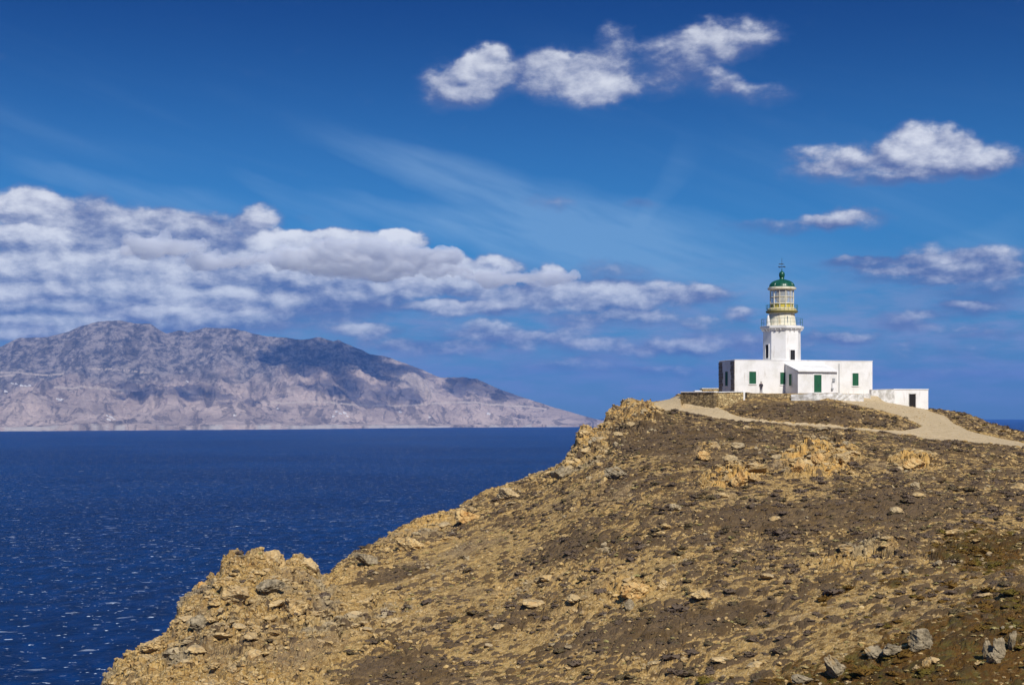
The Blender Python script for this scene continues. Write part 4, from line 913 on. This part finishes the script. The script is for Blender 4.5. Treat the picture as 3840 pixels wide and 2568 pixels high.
# ------------------------------------------------------------------ person on the terrace
def person():
    base = at(2854, 1474, 217.0); base.z = 132.98
    root = empty('person', base, R(-20)); tag(root, 'person in dark coat and grey trousers standing on the terrace before the white wall', 'person')
    J = [((0, 0, 0.95), .15, .11), ((0, 0, 1.15), .14, .10), ((0, -.01, 1.38), .17, .11), ((0, 0, 1.50), .055, .055), ((0, -.02, 1.56), .055, .06), ((0, -.02, 1.63), .085, .10), ((0, -.01, 1.71), .075, .09),
         ((.19, 0, 1.43), .06, .06), ((.25, -.02, 1.16), .045, .045), ((.22, -.14, .95), .035, .035), ((.20, -.19, .87), .03, .02),
         ((-.19, 0, 1.43), .06, .06), ((-.25, -.02, 1.16), .045, .045), ((-.24, -.08, .92), .035, .035), ((-.23, -.12, .84), .03, .02),
         ((.10, 0, .88), .10, .10), ((.11, -.03, .49), .062, .062), ((.12, 0, .09), .042, .045), ((.13, -.15, .04), .045, .03),
         ((-.10, 0, .88), .10, .10), ((-.11, -.01, .49), .062, .062), ((-.14, .03, .09), .042, .045), ((-.15, -.12, .04), .045, .03)]
    E = [(0, 1), (1, 2), (2, 3), (3, 4), (4, 5), (5, 6), (2, 7), (7, 8), (8, 9), (9, 10), (2, 11), (11, 12), (12, 13), (13, 14), (0, 15), (15, 16), (16, 17), (17, 18), (0, 19), (19, 20), (20, 21), (21, 22)]
    me = bpy.data.meshes.new('body'); me.from_pydata([j[0] for j in J], E, []); o = link('body', me, None, root)
    me.materials.append(M_SKIN)
    sk = o.modifiers.new('skin', 'SKIN'); sk.use_smooth_shade = True
    for v_, j in zip(me.skin_vertices[0].data, J): v_.radius = (j[1], j[2])
    me.skin_vertices[0].data[0].use_root = True
    o.modifiers.new('sub', 'SUBSURF').levels = 1
    o.modifiers['sub'].render_levels = 1
    def skin(name, J2, E2, m_):
        me = bpy.data.meshes.new(name); me.from_pydata([j[0] for j in J2], E2, []); o = link(name, me, m_, root)
        o.modifiers.new('skin', 'SKIN').use_smooth_shade = True
        for v_, j in zip(me.skin_vertices[0].data, J2): v_.radius = (j[1], j[2])
        me.skin_vertices[0].data[0].use_root = True; s_ = o.modifiers.new('sub', 'SUBSURF'); s_.levels = 1; s_.render_levels = 1
    skin('coat', [((0, 0, .80), .21, .16), ((0, 0, 1.12), .19, .145), ((0, -.01, 1.38), .21, .15), ((0, 0, 1.49), .09, .085), ((.205, 0, 1.42), .085, .085), ((.27, -.02, 1.16), .07, .07), ((.235, -.13, .97), .055, .055),
                  ((-.205, 0, 1.42), .085, .085), ((-.27, -.02, 1.16), .07, .07), ((-.255, -.07, .94), .055, .055)], [(0, 1), (1, 2), (2, 3), (2, 4), (4, 5), (5, 6), (2, 7), (7, 8), (8, 9)], M_COAT)
    skin('trousers', [((0, 0, .88), .17, .14), ((.11, 0, .80), .115, .115), ((.115, -.03, .49), .085, .085), ((.125, 0, .11), .075, .08), ((-.11, 0, .80), .115, .115), ((-.115, -.01, .49), .085, .085), ((-.145, .03, .11), .075, .08)],
         [(0, 1), (1, 2), (2, 3), (0, 4), (4, 5), (5, 6)], M_TROUS)
    b = MB(); bmesh.ops.create_icosphere(b.b, subdivisions=2, radius=1, matrix=Matrix.Translation((0, .02, 1.70)) @ Matrix.Diagonal((.105, .115, .095, 1)))
    b.build('hair', M_HAIR, root, smooth=True)
person()

# ------------------------------------------------------------------ rocks, shrubs, tufts
def ico(sub): b = bmesh.new(); bmesh.ops.create_icosphere(b, subdivisions=sub, radius=1); v = np.array([q.co[:] for q in b.verts]); f = np.array([[w_.index for w_ in q.verts] for q in b.faces]); b.free(); return v, f
def rock_shape(sub, seed, cuts=7, flatz=0.7, rough=0.08):
    v, f = ico(sub); r_ = np.random.RandomState(seed); v = v.copy()
    for k in range(cuts):
        n = r_.normal(size=3); n /= np.linalg.norm(n); d = r_.uniform(0.45, 0.85); h = v @ n - d; v -= np.outer(np.clip(h, 0, None), n)
    v += (fbm(v[:, 0] * 2.3 + seed, v[:, 1] * 2.3 + v[:, 2] * 1.7, 4, seed)[:, None]) * rough * v * 3 + r_.normal(size=v.shape) * rough * 0.25
    if sub >= 3:
        for fq, am in ((1.6, .16), (4.5, .085), (10, .04)):
            q = blocks(v[:, 0] * fq + v[:, 2] * 0.7 * fq + seed, v[:, 1] * fq - v[:, 2] * 1.1 * fq, seed); v = v * (1 + am * q)[:, None]
    v *= np.array([1.0, r_.uniform(.65, 1), flatz * r_.uniform(.75, 1.1)])
    return v, f
def shrub_shape(seed, spikes=34):
    v, f = ico(1); r_ = np.random.RandomState(seed); v = v.copy(); v[:, 2] = np.where(v[:, 2] < 0, v[:, 2] * 0.15, v[:, 2] * 0.75)
    v *= (1 + r_.uniform(-.22, .18, (len(v), 1)))
    V, Fc = [v * 0.86], [f]; n = len(v)
    for k in range(spikes):
        a = r_.uniform(0, 6.283); e = np.arcsin(r_.uniform(0.05, 1)); d = np.array([np.cos(a) * np.cos(e), np.sin(a) * np.cos(e), np.sin(e) * .8])
        t = np.cross(d, r_.normal(size=3)); t /= np.linalg.norm(t); t *= r_.uniform(.07, .14); c = d * .72
        V.append(np.array([c - t, c + t, d * r_.uniform(.95, 1.28)])); Fc.append(np.array([[n, n + 1, n + 2]])); n += 3
    return np.concatenate(V), np.concatenate(Fc)
rs = np.random.RandomState(11)
def sample(n):
    D = np.sqrt(rs.uniform(68 ** 2, 236 ** 2, n)); x = rs.uniform(-250, 4090, n); X = (x - 1920) / F * D
    return X, D
def merged(name, shapes, X, Y, Z, S, m_, smooth, kind='stuff', squash=None):
    Vs, Fs, off = [], [], 0
    pick = rs.randint(0, len(shapes), len(X))
    for k, (v, f) in enumerate(shapes):
        i = np.where(pick == k)[0]
        if not len(i): continue
        a = rs.uniform(0, 6.283, len(i)); c, s_ = np.cos(a), np.sin(a)
        sx_ = S[i] * rs.uniform(.8, 1.25, len(i)); sy_ = S[i] * rs.uniform(.8, 1.25, len(i)); sz_ = S[i] * rs.uniform(.7, 1.1, len(i)) * (squash if squash else 1)
        vx = v[None, :, 0] * sx_[:, None]; vy = v[None, :, 1] * sy_[:, None]; vz = v[None, :, 2] * sz_[:, None]
        px = vx * c[:, None] - vy * s_[:, None] + X[i][:, None]; py = vx * s_[:, None] + vy * c[:, None] + Y[i][:, None]; pz = vz + Z[i][:, None]
        Vs.append(np.stack([px, py, pz], -1).reshape(-1, 3)); Fs.append((f[None] + (np.arange(len(i)) * len(v))[:, None, None] + off).reshape(-1, 3)); off += len(i) * len(v)
    me = np_mesh(name, np.concatenate(Vs), np.concatenate(Fs), smooth)
    o = link(name, me, m_); tag(o, kind=kind); return o
def split(X, Y, Z, S, n):
    o = np.argsort(-(S / Y)); return [q[o[:n]] for q in (X, Y, Z, S)], [q[o[n:]] for q in (X, Y, Z, S)]
def singles(name, shapes, data, m_, label, cat, group, smooth, squash=1.0):
    mes = [np_mesh(name, v, f, smooth) for v, f in shapes]
    for me in mes: me.materials.append(m_)
    for X, Y, Z, S in zip(*data):
        xp, yp = 1920 + F * X / Y, HZ - (Z - EYE) / Y * F
        near = min(LANDMARK, key=lambda q: math.hypot(xp - q[0], (yp - q[1]) * 1.4))[2]
        o = bpy.data.objects.new(name, mes[rs.randint(len(mes))]); C.objects.link(o)
        o.location = (X, Y, Z); o.rotation_euler = (rs.uniform(-.2, .2), rs.uniform(-.2, .2), rs.uniform(0, 6.28)); o.scale = (S * rs.uniform(.85, 1.2), S * rs.uniform(.85, 1.2), S * rs.uniform(.8, 1.1) * squash)
        tag(o, label + ' ' + near, cat, group)
LANDMARK = [(3140, 2500, 'near the upright grey block'), (3440, 2400, 'near the hollow boulder'), (3740, 2400, 'near the mossy outcrop'), (3040, 2555, 'near the flat stone at the bottom edge'),
  (3430, 1820, 'near the lone yellow rock'), (2310, 1770, 'near the broad rounded boulder'), (2770, 1665, 'just below the dirt track'), (3400, 1660, 'along the right part of the dirt track'),
  (2770, 1790, 'around the middle outcrop'), (3080, 1725, 'around the upper right outcrop'), (2380, 2210, 'around the big rust brown boulder'), (2265, 2048, 'in the dark brown patch'),
  (2620, 2230, 'near the tilted yellow slab'), (2360, 1550, 'at the yellow crag'), (950, 2150, 'on the left crag'), (620, 2450, 'at the lower left corner of the headland'), (1230, 2180, 'in the notch right of the left crag'),
  (1600, 1980, 'along the ridge above the sea'), (1400, 2450, 'at the bottom of the slope left of centre'), (1950, 2500, 'at the bottom of the slope in the centre'), (2900, 1540, 'on the mound under the lighthouse'),
  (3650, 1600, 'on the dark slope right of the outbuilding'), (3200, 2080, 'in the pale rocky patch of the right slope'), (3700, 2050, 'at the right edge halfway up the slope'), (2550, 1900, 'near the slab lying alone')]
# rocks
X, Y = sample(int(105000 * DENS)); gzv, g_rk, g_sc, g_pa, g_ru, g_oc, g_sm, g_xp, g_yp = ground(X, Y)
vis = (g_yp < 2650) & (gzv > 60) & (X > -60) & ~((Y > 206) & (g_xp > 2555) & (g_xp < 3490) & (gzv > 131.3))
prob = (0.16 + 0.60 * g_rk + 0.35 * np.clip(fbm(X / 5, Y / 5, 3, 55) * 2, 0, 1)) * (1 - 0.93 * g_pa) * (1 - 0.75 * np.clip(g_sm, 0, 1)) * (1 - 0.6 * g_ru)
k = vis & (rs.uniform(size=len(X)) < prob); X, Y, Z, rkk = X[k], Y[k], gzv[k], g_rk[k]
S = 0.10 * np.exp(rs.normal(size=len(X)) * 0.60) * (1 + 1.1 * rkk); S = np.where((rs.uniform(size=len(X)) < 0.035) & (rkk > 0.55), S * 2.3, S); S = np.clip(S, 0.05, 1.0); S = np.where(g_pa[k] > 0.15, np.minimum(S, 0.12), S); S = np.where(np.abs(Y - D1f(1920 + F * X / Y)) < 5, np.minimum(S, 0.38), S)
Z = Z + S * 0.18
big, rest = split(X, Y, Z, S, 300)
shp = [rock_shape(3, 100 + i, 9, .5, .05) for i in range(8)]
singles('rock', shp, big, M_ROCK, 'loose tan angular rock', 'rock', 'loose rocks on the hillside', False)
merged('rubble', [rock_shape(1, 200 + i, 6, .65, .05) for i in range(10)], *rest, M_ROCK, False)
# shrubs
X, Y = sample(int(52000 * DENS)); gzv, g_rk, g_sc, g_pa, g_ru, g_oc, g_sm, g_xp, g_yp = ground(X, Y)
vis = (g_yp < 2650) & (gzv > 60) & (X > -60) & ~((Y > 206) & (g_xp > 2555) & (g_xp < 3490) & (gzv > 131.3))
prob = 0.75 * np.clip(g_sc * 1.0 + 0.9 * fbm(X / 2.6, Y / 2.6, 3, 57), 0, 1) ** 1.5 * (g_pa < 0.15) * (1 - 0.55 * g_rk)
k = vis & (rs.uniform(size=len(X)) < prob); X, Y, Z, ru, sm_ = X[k], Y[k], gzv[k], g_ru[k], g_sm[k]
S = np.clip(0.27 * np.exp(rs.normal(size=len(X)) * 0.45), 0.10, 0.85) * (1 - 0.35 * np.clip(sm_, 0, 1))
isr = ru + rs.normal(size=len(X)) * 0.12 > 0.42
shs = [shrub_shape(300 + i) for i in range(8)]
for sel, nm, m_, lab, grp, nn in ((~isr, 'dry_shrub', M_SHRUB, 'dried dark brown cushion shrub', 'dried cushion shrubs', 220), (isr, 'rusty_shrub', M_RUST, 'low rust brown cushion shrub', 'rust brown cushion shrubs', 80)):
    big, rest = split(X[sel], Y[sel], Z[sel], S[sel], nn)
    singles(nm, shs, big, m_, lab, 'shrub', grp, False, 0.62)
    merged('scrub', shs, *rest, m_, False, squash=0.6)
# straw tufts
X, Y = sample(int(26000 * DENS)); gzv, g_rk, g_sc, g_pa, g_ru, g_oc, g_sm, g_xp, g_yp = ground(X, Y)
k = (g_yp < 2650) & (gzv > 60) & (X > -60) & (g_pa < 0.1) & (rs.uniform(size=len(X)) < 0.55 * (1 - np.clip(g_sm, 0, 1))) & ~((Y > 206) & (g_xp > 2555) & (g_xp < 3490) & (gzv > 131.3))
merged('dry_grass', [shrub_shape(400 + i, 30) for i in range(4)], X[k], Y[k], gzv[k], np.clip(0.13 * np.exp(rs.normal(size=k.sum()) * .4), .06, .35), M_STRAW, False, squash=0.7)

def hit(x, y):
    D = np.arange(60, 250, 0.2); X = (x - 1920) / F * D; g = ground(X, D)[0]; r_ = EYE - (y - HZ) / F * D
    i = np.argmax(g >= r_ - 0.02); return Vector((X[i], D[i], float(g[i])))
def boulder(x0, x1, y0, y1, m_, label, seed, name='boulder', tilt=0.0, flatz=1.0, cuts=9, D=None, cat='boulder', group=None):
    xm = (x0 + x1) / 2; p = hit(xm, y1) if D is None else at(xm, y1, D); k = p.y / F
    w_, h_ = (x1 - x0) * k, (y1 - y0) * k
    v, f = rock_shape(4, seed, cuts, 1.0, .045)
    v = v @ np.array(Matrix.Rotation(tilt, 3, 'Y')).T
    mn, mx = v.min(0), v.max(0); v = (v - (mn + mx) / 2) / (mx - mn)       # unit box
    v = v * np.array([w_, min(w_, h_ * 2) * 0.8, h_ * 1.15]); v[:, 2] += h_ * (0.5 - 0.13)
    me = np_mesh(name, v, f, False); o = link(name, me, m_); o.location = p; tag(o, label, cat, group); return o
BO = [
 (3088, 3173, 2449, 2532, M_GREY, 'upright grey block of stone with a shadowed foot, left in the near group', 1, .35),
 (3405, 3501, 2349, 2422, M_GREY, 'large pale boulder with a dark hollow on its left side', 2, -.3),
 (3411, 3472, 2414, 2440, M_GREY, 'thin flat stone lying just below the hollow boulder', 3, .1),
 (3241, 3318, 2418, 2462, M_GREY, 'rough pale stone leaning on its yellowish neighbour', 4, .2),
 (3306, 3378, 2412, 2458, M_GREY, 'smooth yellowish stone between the leaning stone and the hollow boulder', 5, -.15),
 (3419, 3462, 2492, 2514, M_ROCK, 'lowest of three pale slabs fanned out in the rusty scrub', 6, .5),
 (3456, 3492, 2474, 2509, M_ROCK, 'middle of three pale slabs fanned out in the rusty scrub', 7, .8),
 (3476, 3524, 2466, 2492, M_ROCK, 'topmost of three pale slabs fanned out in the rusty scrub', 8, .5),
 (3684, 3726, 2392, 2470, M_GREY, 'tall dark stone on the left of the mossy outcrop at the right edge', 9, .15),
 (3722, 3770, 2384, 2466, M_GREY, 'rounded central stone of the mossy outcrop at the right edge', 10, -.1),
 (3778, 3814, 2366, 2440, M_GREY, 'light grey standing slab on the right of the mossy outcrop', 11, .1),
 (3700, 3765, 2440, 2482, M_GREY, 'bluish grey stone at the foot of the mossy outcrop', 12, .3),
 (2964, 3072, 2524, 2564, M_GREY, 'flat pale stone at the bottom edge of the photo', 13, .1),
 (3412, 3450, 1806, 1830, M_ROCK, 'lone pale yellow rock in grey scrub below the right outcrop', 14, .1),
 (2262, 2352, 1748, 1790, M_GREY, 'broad rounded grey boulder high on the left slope', 15, .2),
 (2655, 2700, 1652, 1675, M_ROCK, 'flat topped tan rock just below the dirt track', 16, .1),
 (2740, 2796, 1656, 1684, M_ROCK, 'orange dome shaped rock below the dirt track', 17, .0),
 (2738, 2804, 1752, 1822, M_OCHRE, 'square tan block in the middle outcrop', 18, .1),
 (2802, 2854, 1774, 1812, M_ROCK, 'overhanging rock with black shadow at the right of the middle outcrop', 19, .4),
 (2612, 2670, 1685, 1722, M_OCHRE, 'orange rock at the upper end of the pale stone line', 20, .4),
 (2510, 2558, 1886, 1912, M_ROCK, 'pale slab lying alone below the middle outcrop', 21, .3),
 (2252, 2276, 2038, 2056, M_ROCK, 'small white rock alone in the dark brown patch', 22, .0),
 (2320, 2440, 2176, 2236, M_OCHRE, 'big rust brown boulder at the centre of the lower slope', 23, .1),
 (2462, 2510, 2176, 2212, M_ROCK, 'cream boulder beside the big rust brown boulder', 24, .1),
 (2340, 2380, 2244, 2286, M_GREY, 'grey white stone under the big rust brown boulder', 25, .5),
 (2588, 2664, 2206, 2250, M_ROCK, 'tilted yellow slab to the right of the cream boulder', 26, .4),
 (2968, 3022, 1712, 1768, M_OCHRE, 'steep orange left end of the upper right outcrop', 27, .3),
 (3040, 3095, 1690, 1735, M_OCHRE, 'tan middle mass of the upper right outcrop', 28, .0),
 (3128, 3190, 1694, 1732, M_ROCK, 'rounded yellow right end of the upper right outcrop', 29, -.2),
 (3380, 3470, 1712, 1752, M_OCHRE, 'low cracked tan outcrop to the right of the orange one', 30, .0),
]
for (x0, x1, y0, y1, m_, lab, sd_, tl) in BO: boulder(x0, x1, y0, y1, m_, lab, sd_, tilt=tl)
for x0, x1, y0, y1, m_, lab, sd_, tl in (
 (520, 610, 2400, 2450, M_ROCK, 'wide tan ledge at the foot of the left edge of the headland', 61, .5), (700, 800, 2300, 2360, M_GREY, 'grey brown fractured ledge just right of the jutting grey boulder', 62, .4),
 (830, 940, 2190, 2250, M_ROCK, 'tan ledge halfway up the front of the left crag', 63, .5), (960, 1070, 2170, 2215, M_GREY, 'shadowed grey ledge under the summit block of the left crag', 64, .3),
 (1060, 1160, 2240, 2300, M_ROCK, 'long tilted slab at the right foot of the left crag', 65, .6), (1330, 1420, 2070, 2118, M_GREY, 'small grey ledge on the ridge just right of the notch', 66, .4),
 (1480, 1590, 2010, 2062, M_ROCK, 'tan ledge on the ridge below the first rise', 67, .45), (1700, 1800, 1905, 1960, M_OCHRE, 'yellow ledge at the bend of the ridge', 68, .5),
 (1860, 1960, 1825, 1868, M_ROCK, 'flat tan ledge on the upper ridge', 69, .35), (2060, 2140, 1745, 1792, M_GREY, 'grey ledge at the base of the steep yellow crag', 70, .4)):
    boulder(x0, x1, y0, y1, m_, lab, sd_, name='rock_ledge', tilt=tl, cat='rock ledge')
boulder(664, 735, 2232, 2325, M_GREY, 'rounded grey boulder jutting out over the sea below the left crag', 41, D=141)
boulder(736, 790, 2176, 2225, M_OCHRE, 'orange lichened rock on the shoulder of the left crag', 42, D=141.5)
boulder(828, 935, 2064, 2160, M_GREY, 'layered grey block forming the left top of the crag', 43, D=143.5)
boulder(930, 1075, 2052, 2150, M_ROCK, 'broad tan summit block of the left crag', 44, D=144)
boulder(1075, 1200, 2084, 2160, M_ROCK, 'orange tan rock at the right end of the left crag', 45, D=145.5)
boulder(2270, 2345, 1530, 1600, M_OCHRE, 'yellow crag rock with a white cap above the sea', 46, D=214)
boulder(2325, 2440, 1496, 1570, M_OCHRE, 'highest yellow crag rock at the left end of the plateau', 47, D=216)
boulder(2170, 2262, 1600, 1660, M_OCHRE, 'lower step of the yellow crag over the sea', 48, D=203)

# ------------------------------------------------------------------ houses on the far island
def island_point(x, y):
    xs, ss, D, Z, yp = ISL; c = int(np.argmin(np.abs(xs - x))); r_ = np.argmin(np.abs(yp[4:254, c] - y)) + 4
    return Vector(((x - 1920) / F * D[r_, c], D[r_, c], float(Z[r_, c])))
def far_house():
    root = empty('far_house', (0, 0, 0))
    b = MB(); b.box(-8, 8, -5, 5, -4, 7); b.box(8, 15, -4, 5, -4, 4); b.box(-6, 1, -4, 4, 7, 10); b.build('wall', M_WHITE, root)
    b = MB()
    for x in (-6, -2, 3): b.box(x, x + 1.6, -5.08, -5.02, 1.5, 4)
    b.box(5.2, 6.8, -5.08, -5.02, -2, 2.5); b.build('window', M_DARK, root); return root
HP = [(215, 1497), (222, 1503), (232, 1500), (60, 1440), (80, 1446), (95, 1450), (110, 1447), (120, 1455), (45, 1438), (400, 1560), (415, 1566), (428, 1572), (405, 1574), (1262, 1545), (1275, 1552), (1290, 1548), (1300, 1560), (1250, 1562), (1041, 1533), (1830, 1552), (1500, 1545), (1610, 1565), (880, 1560), (700, 1432), (20, 1470)]
h0 = far_house()
for i, (x, y) in enumerate(HP):
    if i == 0: o = h0
    else:
        o = h0.copy(); C.objects.link(o)
        for ch in h0.children:
            c2 = ch.copy(); C.objects.link(c2); c2.parent = o
    o.location = island_point(x, y); s_ = rs.uniform(0.8, 1.5); o.scale = (s_,) * 3; o.rotation_euler = (0, 0, rs.uniform(-.6, .6))
    tag(o, 'tiny white cube house on the lower slopes of the far island', 'house', 'white houses scattered over the far island')

def shading(x, y, z, dx=0, dy=0):
    """where a cloud at height z must float to shade the island slope seen at photo x, y"""
    p = island_point(x, y); t = (z - p.z) / sd.z
    return (p.x + sd.x * t + dx, p.y + sd.y * t + dy, z)
def puffs(spec): return [(*shading(x, y, z), rx, ry, rz) for x, y, z, rx, ry, rz in spec]
if CLOUDS_ON:
    build_cloud(puffs([(1240, 1350, 1540, 430, 700, 140), (1100, 1330, 1540, 240, 650, 120), (1370, 1390, 1520, 360, 560, 120), (1500, 1450, 1500, 220, 300, 80), (1260, 1450, 1520, 320, 260, 90), (1400, 1480, 1490, 330, 280, 80), (1580, 1400, 1500, 220, 260, 70)]),
                'broad white cumulus heap over the dark right shoulder of the far island', 3)
    build_cloud(puffs([(575, 1445, 1440, 260, 330, 75), (500, 1440, 1440, 160, 220, 60)]), 'small round cumulus puff within the left cloud bank', 5)
    build_cloud(puffs([(760, 1485, 1340, 280, 230, 60), (860, 1510, 1340, 210, 170, 50)]), 'low flat cumulus puff between the round puff and the broad heap', 8)
    build_cloud(puffs([(1770, 1435, 1430, 330, 360, 70), (1900, 1480, 1420, 260, 280, 55)]), 'ragged cumulus to the right of the broad heap, above the low ridge end', 9)
